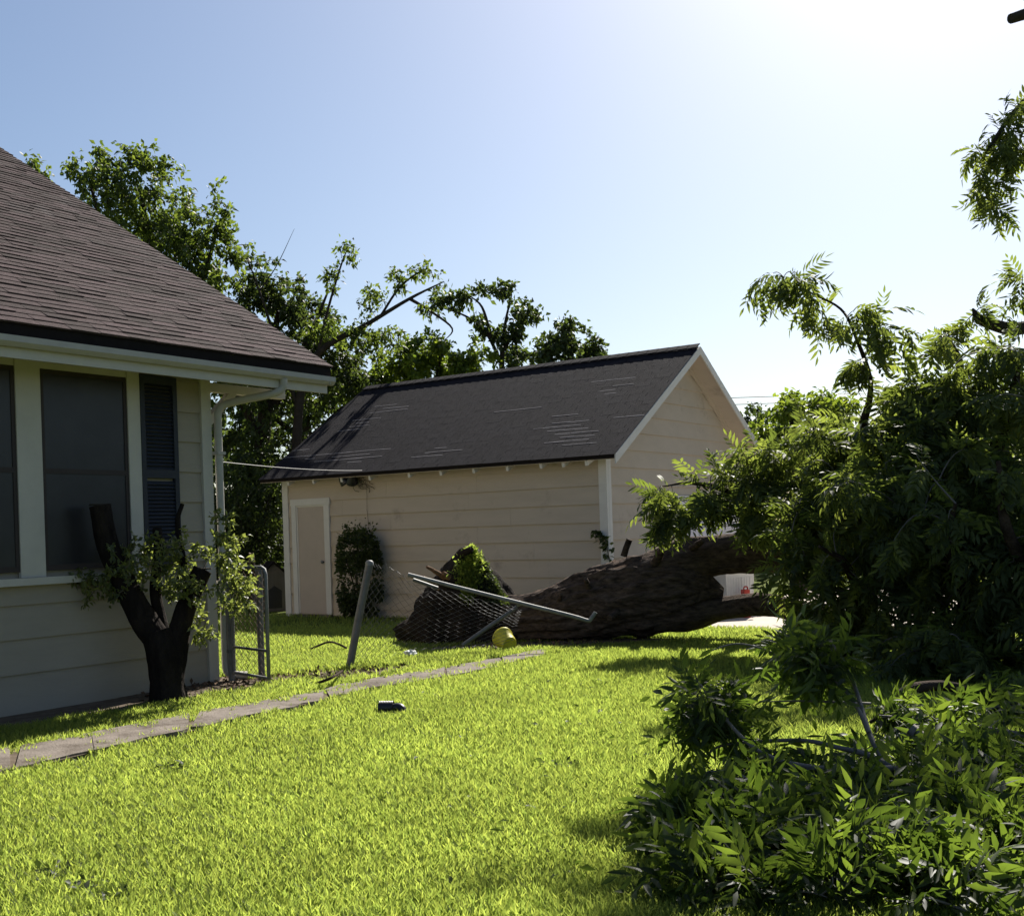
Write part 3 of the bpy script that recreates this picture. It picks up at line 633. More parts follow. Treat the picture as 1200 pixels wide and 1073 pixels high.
tree('shade_tree', 'dark tree beyond the far slope of the garage gable', gp(890, 34),
     ([gp(890, 34), D(890, 560, 34), D(888, 480, 34)], [.25, .18, .03]), [([D(890, 540, 34), D(860, 500, 34)], [.08, .02])],
     [(885, 492, 35, 22, 34, 1, 1), (920, 520, 50, 40, 34, 1.2, 1), (960, 560, 90, 60, 33, 1.5, 1)], 150, 28, .17, .1, M['leaf_dark'], seed=10, group='trees beyond the fallen crown')
tree('shade_tree', 'yellow-green sunlit tree beyond the fallen crown and garage gable', gp(935, 22),
     ([gp(935, 22), D(935, 560, 22), D(930, 500, 22), D(925, 462, 22)], [.16, .12, .07, .02]), [([D(934, 540, 22), D(965, 490, 22), D(962, 460, 22)], [.06, .04, .01]), ([D(934, 550, 22), D(905, 510, 22)], [.06, .02])],
     [(925, 478, 24, 20, 22, .7, 1), (960, 485, 22, 24, 22, .7, 1), (905, 515, 25, 25, 22, .6, 1), (950, 530, 60, 40, 22, 1, 1), (985, 480, 20, 20, 22, .6, .7)], 190, 28, .13, .07, M['leaf_yellow'], seed=12, group='trees beyond the fallen crown')
for k, (x, t, w) in enumerate(((1050, 30, 90), (1180, 31, 100))):
    tree('shade_tree', ('dark leafy tree standing far behind the fallen crown'), gp(x, t), ([gp(x, t), D(x, 560, t), D(x + 4, 500, t)], [.25, .18, .04]), [([D(x, 560, t), D(x - 40, 510, t)], [.09, .02]), ([D(x, 560, t), D(x + 45, 515, t)], [.09, .02])],
         [(x, 520, w * .7, 35, t, 1.4, 1), (x, 580, w, 45, t, 1.6, 1)], 130, 26, .17, .1, M['leaf_dark'], seed=13 + k, group='trees beyond the fallen crown')
# undergrowth closing the gap between house and garage, and behind the garage
def bush(name, label, c, r, n, ll, lw, lm, seed, group=None, cat='bush', shapef=None):
    R_ = np.random.default_rng(seed); rt = thing(name, label, cat, c, 0, group)
    b = MB(); sk = []
    for k in range(7):
        a = R_.uniform(0, 6.28); e = Vector((math.cos(a) * r[0] * .6, math.sin(a) * r[1] * .6, r[2] * R_.uniform(1.0, 1.7))); p = bez([Vector((e.x * .1, e.y * .1, 0)), Vector((e.x * .4, e.y * .4, e.z * .5)), e], 4); sk += p
        b.tube(p, lerp_r([.02, .014, .005], 4), 5)
    b.build('stem', M['bark_mid'], rt)
    d = nrmz(R_.normal(0, 1, (n, 3))) * R_.random((n, 1)) ** .3; p = d * np.array(r) + np.array([0, 0, r[2]])
    if shapef: p = shapef(p, R_)
    lump = np.array([noise.noise(Vector(tuple(q * 2.6))) for q in p]); keep = lump > -.28; p = p[keep]; p[:, 2] = np.maximum(p[:, 2], .03)
    dr = nrmz(p - np.array([0, 0, r[2]])) + R_.normal(0, .7, p.shape); m = len(p)
    v, t, q = simple_leaves(p, dr, ll * R_.uniform(.6, 1.4, m), lw * R_.uniform(.6, 1.4, m), seed)
    tag(link('foliage', np_mesh('foliage', v, t, q), lm, rt), kind='stuff'); return rt
for k, (x, t, rx, rz, lb) in enumerate(((235, 23.5, 1.3, 1.2, 'dark shaded bush hidden mostly behind the house corner and downspout'), (290, 24, 1.0, 1.5, 'tall dark bush rising behind the grey hutch and open gate'), (325, 26, 1.2, 1.3, 'dark bush against the end of the garage by the door corner'))):
    bush('bush', lb, gp(x, t), (rx, .8, rz), 5200, .10, .06, M['leaf_dark'], 40 + k, 'bushes between house and garage')
tree('shade_tree', 'far hazy tree beyond the back of the house', gp(165, 38), ([gp(165, 38), D(165, 560, 38), D(168, 470, 38)], [.3, .22, .05]), [([D(165, 560, 38), D(120, 500, 38)], [.1, .02]), ([D(165, 560, 38), D(210, 500, 38)], [.1, .02])],
     [(165, 500, 90, 50, 38, 1.6, 1), (150, 590, 120, 55, 38, 1.8, 1), (230, 600, 60, 50, 37, 1.4, 1)], 260, 26, .2, .12, M['leaf_dark'], seed=19, group='trees behind the house and garage')
# doghouse-like hutch behind the gate
hb = gp(320, 22.5)
hut = thing('hutch', 'small grey wooden gabled hutch in the shade beyond the gate', 'hutch', hb, .35)
MB().prism([(-.34, 0, 0), (.34, 0, 0), (.34, 0, .62), (0, 0, .93), (-.34, 0, .62)], (0, .8, 0)).build('wall', M['grey_wood'], hut)
for s in (-1, 1): MB().prism([(0, -.06, .94), (s*.42, -.06, .555), (s*.42, -.06, .585), (0, -.06, .98)], (0, .94, 0)).build('roof', M['dark_edge'], hut)
MB().prism([(-.14, -.004, .06), (.14, -.004, .06), (.14, -.004, .4), (0, -.004, .5), (-.14, -.004, .4)], (0, .002, 0)).build('doorway', M['black'], hut)

# ivy shrub against the garage wall
r = ray(420, 640); t = 14.72 / (r.x * U.x + r.y * U.y); bc = Vector((r.x * t, r.y * t, 0))
def boxy(p, R_):
    e = p.copy(); e[:, 2] -= .72; s = np.array([.40, .26, .72]); k = e / s; k = np.sign(k) * np.abs(k) ** .62; e = k * s; e[:, 2] += .72
    c_, s_ = math.cos(RU + math.pi/2), math.sin(RU + math.pi/2); x = e[:, 0] * 1.0; y = e[:, 1]
    return np.stack([x * c_ - y * s_, x * s_ + y * c_, e[:, 2] + .10 * np.abs(R_.normal(0, 1, len(e))) * (e[:, 2] > 1.15)], 1)
bush('ivy_shrub', 'dense dark ivy shrub with a flat top against the garage wall by the door', bc, (.40, .26, .72), 7500, .06, .04, M['leaf_dark'], 55, cat='shrub', shapef=boxy)

# ------------------------------------------------------------------ pollarded tree by the house wall
sb = G(195, 822)
stump = thing('pollarded_tree', 'dark cut-back multi-stem tree with leafy shoots against the house wall', 'tree', sb)
def st_(x, y, dt=0): return P(x, y, sb.y + dt) - sb
stems = [('trunk', [(196, 826, 0), (195, 800, 0), (194, 770, 0), (186, 738, 0)], [.20, .165, .17, .15]),
         ('trunk', [(186, 750, 0), (166, 722, -.03), (143, 678, -.05), (127, 640, -.08), (117, 592, -.1)], [.13, .125, .115, .105, .105]),
         ('trunk', [(200, 800, .03), (205, 765, .04), (212, 730, .06), (222, 700, .08), (238, 667, .1)], [.13, .12, .10, .095, .09]),
         ('trunk', [(196, 770, .05), (188, 725, .1), (182, 690, .12), (186, 650, .14), (184, 618, .15)], [.08, .06, .055, .05, .045]),
         ('branch', [(222, 700, .1), (214, 650, .12), (208, 612, .14), (214, 590, .15)], [.035, .03, .026, .02])]
sk = []
for nm, pts, rad in stems:
    p = bez([st_(*q) for q in pts], 6); sk += p
    b = MB().tube(p, lerp_r([q_ * .9 for q_ in rad], 6), 22, rough=.26, rs=11); b.build(nm, M['bark_black'], stump)
for (x, y, dt, rr) in ((117, 592, -.1, .10), (238, 667, .1, .085)):
    c = st_(x, y, dt); MB().tube([c, c + Vector((0, .0, .012))], [rr * .95, rr * .9], 14).build('cut_face', M['bark_mid'], stump)
R_ = np.random.default_rng(21)
bl = [(150, 665, 22, 40, 10.3, .25, 1.2), (200, 660, 34, 40, 10.4, .3, 1.4), (262, 640, 26, 28, 10.5, .25, 1.1), (275, 690, 24, 35, 10.5, .25, 1.2), (120, 690, 30, 24, 10.3, .2, .8), (85, 675, 32, 12, 10.3, .15, .9), (232, 725, 20, 30, 10.5, .2, .7), (215, 690, 30, 30, 10.3, .2, .9), (285, 660, 18, 8, 10.5, .15, .35), (165, 640, 10, 30, 10.3, .15, .4), (255, 600, 8, 14, 10.5, .1, .3), (270, 598, 8, 10, 10.6, .1, .2)]
tg = blob_pts(bl, 270, R_, .2) - np.array(sb); polys = grow(sk, tg, R_, .05)
tag(twig_mesh(polys, .008, .002).build('shoots', M['twig'], stump), kind='stuff')
pos, dr = leaf_sites(polys, 17, R_, .1, .0); n = len(pos); pos = pos + R_.normal(0, .02, pos.shape)
v, t, q = simple_leaves(pos, dr, .055 * R_.uniform(.7, 1.35, n), .03 * R_.uniform(.7, 1.3, n), 5)
tag(link('crown', np_mesh('crown', v, t, q), M['leaf_shoot'], stump), kind='stuff')

# ------------------------------------------------------------------ fallen tree
fb = P(560, 735, 14.9); fb.z = 0
fallen = thing('fallen_tree', 'huge uprooted tree lying across the lawn with its leafy crown fallen', 'fallen tree', fb)
def fl_(x, y, t): return P(x, y, t)
FSK = []
def flimb(nm, pts, rad, n=14, rough=.2, sub=7, rs=4.5, m='bark'):
    p = bez([fl_(*q) for q in pts], sub); FSK.extend(p)
    return MB().tube([q - fb for q in p], lerp_r(rad, sub), n, rough=rough, rs=rs).build(nm, M[m], fallen)
flimb('trunk', [(555, 728, 15.0), (610, 725, 14.9), (655, 718, 14.8), (700, 708, 14.7), (745, 699, 14.6), (785, 692, 14.5), (815, 690, 14.42), (848, 694, 14.35)], [.30, .29, .36, .44, .48, .45, .32, .05], 100, .26, 26, 7, 'bark_trunk')
flimb('limb', [(760, 690, 14.55), (800, 662, 14.5), (840, 651, 14.4), (890, 648, 14.2), (950, 645, 13.8), (1020, 630, 13.2), (1100, 600, 12.6), (1190, 560, 12.0)], [.40, .32, .245, .235, .22, .18, .14, .08], 30, .26, 14, 7, 'bark_trunk')
flimb('limb', [(770, 715, 14.45), (810, 718, 14.35), (850, 712, 14.3), (900, 708, 14.0), (960, 722, 13.5), (1040, 745, 12.6), (1120, 760, 11.6), (1250, 780, 10.8)], [.30, .22, .14, .135, .13, .12, .10, .08], 26, .26, 12, 7, 'bark_trunk')
flimb('limb', [(950, 645, 13.8), (985, 570, 13.0), (1010, 500, 12.4), (1020, 450, 12.0), (1003, 395, 11.9), (985, 362, 11.8), (945, 340, 11.8), (925, 318, 11.8)], [.12, .08, .05, .028, .018, .013, .009, .004], 9, .15, 6)
flimb('limb', [(1020, 630, 13.2), (1070, 550, 12.5), (1110, 480, 12.0), (1125, 430, 11.8), (1112, 395, 11.8)], [.12, .09, .06, .04, .01], 9, .15, 6)
flimb('limb', [(1100, 600, 12.6), (1160, 540, 11.6), (1185, 470, 11.2), (1195, 420, 11.0)], [.10, .08, .05, .02], 9, .15, 6)
flimb('limb', [(890, 652, 14.2), (870, 600, 13.8), (850, 575, 13.5), (810, 566, 13.3), (775, 570, 13.2)], [.10, .06, .04, .02, .006], 8, .15, 6)
flimb('limb', [(1040, 745, 12.6), (1010, 700, 11.8), (990, 660, 11.2), (960, 640, 11.0)], [.09, .06, .04, .015], 8, .15, 6)
flimb('limb', [(1120, 760, 11.6), (1130, 700, 10.8), (1110, 640, 10.2), (1120, 590, 10.0)], [.09, .06, .04, .015], 8, .15, 6)
flimb('limb', [(1250, 780, 10.8), (1220, 700, 10.2), (1180, 620, 9.8), (1170, 540, 9.8)], [.08, .07, .05, .02], 8, .15, 6)
flimb('limb', [(1260, 825, 8.4), (1200, 812, 8.3), (1148, 814, 8.2), (1110, 803, 8.1), (1065, 808, 8.0), (1040, 830, 7.8), (1020, 846, 7.7)], [.045, .042, .04, .036, .036, .03, .012], 10, .35, 8)
MB().tube([P(731, 652, 14.4) - fb, P(734, 642, 14.4) - fb, P(738, 632, 14.38) - fb], [.045, .042, .04], 8, rough=.2, rs=9).build('branch_stub', M['bark'], fallen)
for (x, y, dx, dy, rr, tt) in ((770, 655, 6, -12, .05, 14.2), (690, 688, -4, -10, .035, 14.35), (815, 640, 9, -7, .04, 14.2), (720, 720, -6, 4, .045, 14.15), (655, 705, 3, -9, .025, 14.45)):
    a, b_ = P(x, y, tt), P(x + dx, y + dy, tt - .12)
    MB().tube([a - (b_ - a) - fb, a - fb, a.lerp(b_, .6) - fb, b_ - fb], [rr * 1.3, rr * 1.1, rr, rr * .8], 9, rough=.4, rs=9).build('branch_stub', M['bark_trunk'], fallen)
# root plate: upright lens of soil
rp_c = P(535, 712, 15.3)
rb = MB(); n1 = 48
lev = [(640, 540, 552), (646, 534, 562), (656, 526, 572), (668, 518, 580), (682, 508, 590), (698, 494, 602), (716, 482, 612), (735, 474, 618), (765, 470, 622)]; vs = []
for (y, x0, x1) in [l for p_, q_ in zip(lev, lev[1:]) for l in [tuple(p_[i] + (q_[i] - p_[i]) * k / 3 for i in range(3)) for k in range(3)]] + [lev[-1]]:
    c = P((x0 + x1) / 2, y, 15.1); hw = (x1 - x0) / 2 * 15.1 / F; dp = min(.5, hw * .75 + .06)
    for k in range(n1):
        a = 2 * math.pi * k / n1; d = Vector((math.cos(a) * hw, math.sin(a) * dp, 0))
        f_ = 1 + .22 * noise.fractal((c + d) * 3.0, 1, 2, 5); w = c + d * f_; w.z += .06 * noise.fractal((c + d) * 5 + Vector((9, 9, 9)), 1, 2, 4); w.z = max(w.z, -.08); vs.append(w - fb)
n2 = len(vs) // n1 - 1; rb.add([vs[k] for k in range(n1)], [tuple(range(n1))])
rb.add(vs, [(i*n1+k, i*n1+(k+1)%n1, (i+1)*n1+(k+1)%n1, (i+1)*n1+k) for i in range(n2) for k in range(n1)], True)
rb.build('root_plate', M['soil'], fallen)
R_ = np.random.default_rng(31)
for (x0, y0, x1, y1, rr) in ((513, 672, 500, 664, .03), (522, 678, 508, 668, .035), (530, 680, 519, 671, .05), (515, 690, 495, 675, .03), (540, 652, 553, 643, .06)):
    a, b_ = P(x0, y0, 14.8), P(x1, y1, 14.7); MB().tube([a - fb, a.lerp(b_, .5) - fb + Vector((0, 0, .01)), b_ - fb], [rr, rr * .9, rr * .6], 8, rough=.3, rs=10).build('root', M['root'] if y0 > 660 else M['soil'], fallen)
# sod and creeper still growing on the plate
nb_ = 1900; px = R_.uniform(0, 1, nb_); py = R_.uniform(0, 1, nb_)
cx = 553 + (R_.normal(0, 1, nb_) * np.interp(py, [0, .1, .25, .5, .75, 1], [2, 3, 8, 9, 5, 4])) ; cy = 641 + py * 62; tp = []
for i in range(nb_):
    x = cx[i] - 6 * py[i]; y = cy[i]; w = P(x, y, 14.86 - .22 * py[i] - .08 * R_.random()); tp.append(w - fb)
tp = np.array([tuple(p) for p in tp]); v, t, q = simple_leaves(tp, R_.normal(0, .6, (nb_, 3)) + np.array([0, -.5, .3]), R_.uniform(.04, .10, nb_), R_.uniform(.012, .03, nb_), 8)
tag(link('sod', np_mesh('sod', v, t, q), M['grass'], fallen), kind='stuff')
nb_ = 1500; xx = R_.uniform(0, 1, nb_); yy = R_.random(nb_); tp = np.array([tuple(P(562 + 34 * a * b_ ** .8, 652 + 54 * b_, 14.92 - .22 * b_ - .1 * random.random()) - fb) for a, b_ in zip(xx, yy)])
v, t, q = simple_leaves(tp, R_.normal(0, .6, (nb_, 3)) + np.array([.3, -.3, -.3]), R_.uniform(.03, .06, nb_), R_.uniform(.012, .025, nb_), 9)
tag(link('creeper', np_mesh('creeper', v, t, q), M['leaf_dark'], fallen), kind='stuff')
# crown
R_ = np.random.default_rng(41)
CB = [(1005, 540, 110, 80, 12.3, 1.3, 1), (895, 560, 55, 55, 13.2, .6, 1), (1130, 520, 95, 90, 11.6, 1.4, 1), (1000, 660, 110, 80, 11.6, 1.0, 1), (1140, 670, 120, 110, 10.8, 1.4, 1.1), (1185, 450, 50, 45, 11.2, .9, .8), (950, 600, 70, 60, 12.6, .8, 1), (1090, 590, 110, 80, 11, 1.2, 1), (1080, 470, 60, 40, 11.8, .7, .8), (985, 735, 75, 35, 11.8, .8, .7), (1110, 755, 120, 40, 10.4, .9, .9), (1340, 580, 140, 150, 10.8, 1.6, 1), (1270, 720, 90, 80, 10.4, 1.2, .8), (880, 610, 35, 25, 13.4, .4, .6)]
SPR = [(918, 322, 26, 24, 11.8, .25, 1), (958, 372, 16, 22, 11.8, .2, .6), (1000, 370, 45, 16, 11.8, .35, .55), (1032, 392, 18, 22, 11.8, .3, .5), (1005, 428, 30, 12, 11.9, .3, .3), (772, 572, 18, 10, 13.2, .25, 1.2), (780, 600, 24, 32, 13.2, .25, 1.8), (830, 575, 25, 22, 13.4, .3, 1.4), (1105, 395, 18, 14, 11.8, .25, .8)]
tg = np.concatenate([blob_pts(CB, 520, R_, .15), blob_pts(SPR, 56, R_, .3)])
polys = grow(FSK, tg, R_, .12, 4)
pS = [q for q in polys if q[-1][2] > 3.15 or q[-1][0] < 2.35]; pC = [q for q in polys if not (q[-1][2] > 3.15 or q[-1][0] < 2.35)]
B = np.array(fb); tag(twig_mesh([q - B for q in polys], .022, .003).build('twigs', M['twig'], fallen), kind='stuff')
pos, dr = leaf_sites(pC, 14, R_, .3, .45); pos2, dr2 = leaf_sites(pS, 6, R_, .5, .85); pos = np.concatenate([pos, pos2]); dr = np.concatenate([dr, dr2])
v, t, q = compound_leaves(pos - B, dr, PROTO, 3, .7, 1.15)
tag(link('crown', np_mesh('crown', v, t, q), M['leaf_pecan'], fallen), kind='stuff')

# ------------------------------------------------------------------ standing neighbour tree whose limbs reach in at the frame edge
nbp = Vector((8.6, 13.2, 0)); R_ = np.random.default_rng(51)
ptree = thing('pecan_tree', 'standing broad-leaved tree whose bare limbs and leaf sprays hang beside the fallen crown', 'tree', nbp); NSK = []
def nl(nm, pts, rad, n=10):
    p = bez(pts, 6); NSK.extend(p); MB().tube([q - nbp for q in p], lerp_r(rad, 6), n, rough=.15, rs=5).build(nm, M['bark_mid'], ptree)
nl('trunk', [nbp, nbp + Vector((.05, 0, 1.8)), nbp + Vector((-.1, .1, 3.6)), nbp + Vector((0, .1, 5.5)), nbp + Vector((.2, 0, 8))], [.34, .29, .25, .18, .06], 14)
nl('branch', [nbp + Vector((-.1, .1, 3.2)), P(1290, 395, 12.6), P(1210, 384, 12.3), P(1185, 386, 12.2), P(1150, 375, 12.1), P(1140, 362, 12.0)], [.16, .11, .075, .07, .055, .012])
nl('branch', [nbp + Vector((0, .1, 5.0)), P(1300, 110, 12.4), P(1230, 100, 12.2), P(1190, 130, 12.1), P(1165, 165, 12.0), P(1148, 190, 12)], [.12, .07, .04, .028, .02, .006])
nl('branch', [nbp + Vector((0, .1, 6.0)), P(1290, 5, 12.4), P(1215, 14, 12.1), P(1184, 22, 12.0)], [.12, .08, .06, .05])
NB = [(1150, 180, 18, 12, 12, .2, .8), (1180, 165, 18, 35, 12, .3, 1.2), (1170, 215, 22, 16, 12, .25, 1), (1140, 235, 12, 8, 12, .15, .5), (1170, 250, 18, 10, 12, .2, .7), (1190, 130, 12, 14, 12, .2, .6), (1195, 6, 10, 8, 12, .2, .4), (1140, 355, 20, 12, 12, .25, .8), (1118, 385, 18, 16, 12, .2, .7), (1195, 320, 10, 20, 12, .2, .5), (1196, 345, 10, 12, 12, .2, .5), (1260, 120, 50, 60, 12.4, .7, 1), (1290, 300, 60, 60, 12.6, .8, 1), (1330, 20, 80, 60, 12.8, 1, 1)]
tg = blob_pts(NB, 100, R_, 1)
for (c_, r_, m_) in (((7.9, 14.6, 9.0), (1.0, .9, .6), 26), ((6.6, 15.3, 9.1), (1.1, 1.0, .5), 30), ((5.3, 15.0, 9.0), (1.0, 1.0, .45), 28), ((4.5, 14.6, 9.0), (.7, .8, .4), 12), ((8.6, 13.4, 9.6), (1.4, 1.3, .9), 22)):  # unseen canopy above the frame, added to dapple the branch heap with shade
    tg = np.concatenate([tg, np.array(c_) + nrmz(R_.normal(0, 1, (m_, 3))) * R_.random((m_, 1)) ** .4 * np.array(r_)])
nl('branch', [nbp + Vector((.1, .05, 6.6)), nbp + Vector((-1.2, .9, 8.4)), nbp + Vector((-2.6, 1.9, 9.0)), nbp + Vector((-4.1, 1.6, 9.1))], [.12, .09, .06, .02])  # unseen limb carrying the added shading canopy
nl('branch', [nbp + Vector((.2, 0, 7.4)), nbp + Vector((.3, .3, 8.6)), nbp + Vector((.1, .4, 9.8))], [.09, .06, .02])
polys = grow(NSK, tg, R_, .08, 4); B = np.array(nbp)
tag(twig_mesh([q - B for q in polys], .014, .003).build('twigs', M['bark_mid'], ptree), kind='stuff')
pos, dr = leaf_sites(polys, 11, R_, .3, .45); v, t, q = compound_leaves(pos - B, dr, PROTO, 6, .6, .95)
tag(link('crown', np_mesh('crown', v, t, q), M['leaf_pecan'], ptree), kind='stuff')

# ------------------------------------------------------------------ broken branch in front
bb = P(1010, 960, 5.6); bb.z = 0
br = thing('broken_branch', 'broken leafy branch heap on the lawn in front of the fallen crown', 'branch', bb); BSK = []
def bl_(nm, pts, rad, m='twig'):
    p = bez([P(*q) for q in pts], 6); BSK.extend(p); MB().tube([q - bb for q in p], lerp_r(rad, 6), 7, rough=.15, rs=12).build(nm, M[m], br)
bl_('branch', [(1290, 920, 6.4), (1190, 925, 6.2), (1112, 892, 6.2), (1090, 874, 6.2), (1066, 854, 6.25)], [.05, .05, .045, .042, .04])
bl_('branch', [(1190, 925, 6.0), (1072, 906, 6.0), (1040, 896, 6.0), (1016, 884, 6.1), (984, 876, 6.1), (936, 867, 6.2), (852, 872, 6.2), (828, 884, 6.2)], [.03, .026, .022, .018, .014, .011, .008, .004])
bl_('branch', [(1040, 896, 6.0), (1020, 862, 6.2), (1000, 800, 6.5), (976, 756, 6.6), (956, 744, 6.6)], [.02, .016, .012, .008, .004])
bl_('branch', [(1018, 858, 6.2), (1004, 828, 6.3), (980, 800, 6.4), (944, 788, 6.5)], [.014, .011, .008, .004])
bl_('branch', [(940, 790, 6.5), (908, 766, 6.55), (864, 754, 6.6), (822, 766, 6.6)], [.008, .007, .005, .003])
bl_('branch', [(1290, 960, 5.6), (1192, 918, 5.7), (1152, 936, 5.6), (1072, 956, 5.4), (1000, 985, 5.2), (900, 1010, 5.0), (830, 1030, 4.9)], [.03, .02, .017, .014, .011, .008, .004])
bl_('branch', [(1250, 930, 6.0), (1180, 900, 5.9), (1145, 878, 5.9)], [.016, .012, .005])
bl_('branch', [(1290, 1080, 5.0), (1180, 1060, 4.9), (1060, 1040, 4.8), (960, 1060, 4.6), (860, 1075, 4.5)], [.035, .026, .02, .014, .006])
bl_('branch', [(1060, 900, 5.9), (960, 900, 5.7), (890, 880, 5.8), (840, 830, 6.1), (820, 800, 6.3)], [.02, .016, .011, .008, .004])
bl_('branch', [(1020, 824, 6.6), (996, 823, 6.5), (940, 821, 6.4), (892, 822, 6.35)], [.008, .008, .006, .003])
bl_('branch', [(1290, 880, 7.2), (1200, 862, 7.2), (1130, 850, 7.2), (1070, 842, 7.3), (1030, 838, 7.3)], [.03, .025, .02, .014, .005])
bl_('branch', [(1290, 830, 8.2), (1200, 822, 8.1), (1140, 835, 7.8)], [.03, .022, .008])
bl_('branch', [(1120, 990, 5.2), (1080, 930, 5.5), (1040, 915, 5.7), (985, 920, 5.7)], [.014, .011, .008, .004])
bl_('branch', [(900, 930, 5.6), (860, 905, 5.8), (815, 905, 5.9)], [.010, .008, .003])
R_ = np.random.default_rng(61)
BB = [(828, 832, 30, 38, 6.28, .22, 1.4), (945, 775, 40, 28, 6.55, .22, 1.4), (865, 975, 85, 60, 5.4, .5, 1.2), (990, 975, 110, 50, 5.5, .6, 1.2), (1120, 955, 110, 36, 5.8, .6, 1), (1000, 1060, 190, 40, 4.8, .4, 1.2), (1160, 1040, 110, 45, 5.0, .5, 1), (815, 1020, 45, 55, 5.0, .3, .9), (1180, 900, 50, 16, 6.2, .4, .5), (1060, 905, 70, 14, 6.3, .4, .5), (1290, 990, 90, 60, 5.4, .5, .8), (890, 880, 50, 18, 6.1, .3, .5), (800, 965, 22, 30, 5.3, .2, .5), (880, 1085, 90, 25, 4.35, .25, 1), (1080, 1085, 120, 25, 4.35, .3, 1), (1230, 1085, 70, 30, 4.5, .3, .7), (810, 1070, 25, 25, 4.5, .2, .6), (1120, 858, 80, 20, 7.2, .5, .7), (1190, 820, 60, 26, 8.0, .5, .7), (1060, 835, 40, 14, 7.5, .3, .4), (1270, 850, 60, 30, 7.6, .5, .5)]
tg = blob_pts(BB, 400, R_, .04); polys = grow(BSK, tg, R_, .10, 3); B = np.array(bb)
tag(twig_mesh([q - B for q in polys], .012, .003).build('twigs', M['twig'], br), kind='stuff')
pos, dr = leaf_sites(polys, 11, R_, .2, .15); pos[:, 2] = np.maximum(pos[:, 2], .03); pos[:, 2] *= np.where(pos[:, 1] < 5.95, .74, 1.0); dr += R_.normal(0, .35, dr.shape); dr[pos[:, 2] < .12, 2] += .25
order = np.argsort(np.linalg.norm(pos - np.array([0, 0, CAMH]), axis=1) + .15 * R_.random(len(pos))); near, rest = order[:300], order[300:]
v, t, q = compound_leaves(pos[rest] - B, dr[rest], PROTO2, 9, .6, 1.1, 1.2)
tag(link('foliage', np_mesh('foliage', v, t, q), M['leaf_front'], br), kind='stuff')
lm_ = [np_mesh('leaf', pv, pf, np.zeros(len(pv))) for pv, pf in PROTO2]
for m_ in lm_: m_.materials.append(M['leaf_front'])
F3 = frames(dr[near], R_, 1.3)
for i, k in enumerate(near):
    o = link('leaf', lm_[int(R_.integers(0, len(lm_)))], None, br); m4 = Matrix([list(r_) for r_ in F3[i]]).to_4x4() @ Matrix.Scale(float(R_.uniform(.6, 1.1)), 4)
    m4.translation = Vector(pos[k]) - bb; o.matrix_local = m4

# ------------------------------------------------------------------ chain link fence, gate, posts
fo = G(408, 784)
fence = thing('chain_link_fence', 'collapsed chain-link fence dragged down beside the root plate of the fallen tree', 'fence', fo)
def fp(x, y, t): return P(x, y, t) - fo
ptop = P(433, 661, fo.y + .05)
MB().tube([Vector((0, 0, -.05)), (ptop - fo) * .5, ptop - fo], .042, 12).build('post', M['galv_dark'], fence)
MB().lathe([(.045, 0), (.045, .03), (.03, .05), (0, .058)], 12, mat=Matrix.Translation(ptop - fo - Vector((0, 0, .01)))).build('post_cap', M['galv'], fence)
rl = bez([P(478, 673, 13.2), P(540, 689, 13.3), P(620, 709, 13.4), P(672, 722, 13.4), P(689, 727, 13.4), P(693, 724, 13.4), P(698, 717, 13.4)], 4)
MB().tube([p - fo for p in rl], .024, 10).build('top_rail', M['galv'], fence)
MB().tube([fp(484, 679, 13.25), fp(513, 689, 13.3)], .020, 8).build('rail_end', M['galv_dark'], fence)
MB().tube([fp(542, 756, 13.4), fp(570, 736, 13.42), fp(606, 711, 13.45)], .024, 10).build('brace', M['galv_dark'], fence)
MB().lathe([(.032, -.03), (.032, .03)], 10, mat=Matrix.Translation(fp(608, 707, 13.42)) @ Matrix.Rotation(math.radians(75), 4, 'Y')).build('rail_sleeve', M['galv'], fence)
# mesh fabric: zigzag wires on a sagging surface
ft = [(436, 664, 12.6), (460, 668, 12.9), (490, 684, 13.15), (530, 692, 13.25), (570, 703, 13.3), (612, 715, 13.35)]
fbm = [(412, 784, 12.45), (440, 775, 12.9), (480, 764, 13.2), (520, 760, 13.3), (560, 757, 13.35), (600, 753, 13.4)]
FT = bez([P(*p) for p in ft], 6); FB_ = bez([P(*p) for p in fbm], 6)
def fab(s, h):
    x = s * (len(FT) - 1); i = min(int(x), len(FT) - 2); a = FT[i].lerp(FT[i+1], x - i); b_ = FB_[i].lerp(FB_[i+1], x - i); p = b_.lerp(a, h)
    p.y += .12 * noise.noise(Vector((s * 4, h * 2, 1))) + .10 * math.sin(h * 3.1) * s; p.z += .03 * noise.noise(Vector((s * 6, h * 3, 7))); return p
wires = MB(); nc, nr = 34, 12
for c_ in range(nc):
    pts = []
    for r_ in range(nr * 2 + 1):
        s = (c_ + .5 + (.5 if (r_ + c_) % 2 else -.5)) / nc; pts.append(fab(min(max(s, 0), 1), r_ / (nr * 2)) - fo + Vector((0, .004 if r_ % 2 else -.004, 0)))
    wires.tube(pts, .0028, 3, cap=False)
tag(wires.build('wire_mesh', M['wire'], fence), kind='stuff')
# loose barbs on the top selvage
bs = MB()
for k in range(10):
    s = .03 + k * .03; a = fab(s, 1) - fo; bs.tube([a, a + Vector((random.uniform(-.05, .02), 0, random.uniform(.03, .09)))], .003, 4)
tag(bs.build('wire_ends', M['wire'], fence), kind='stuff')

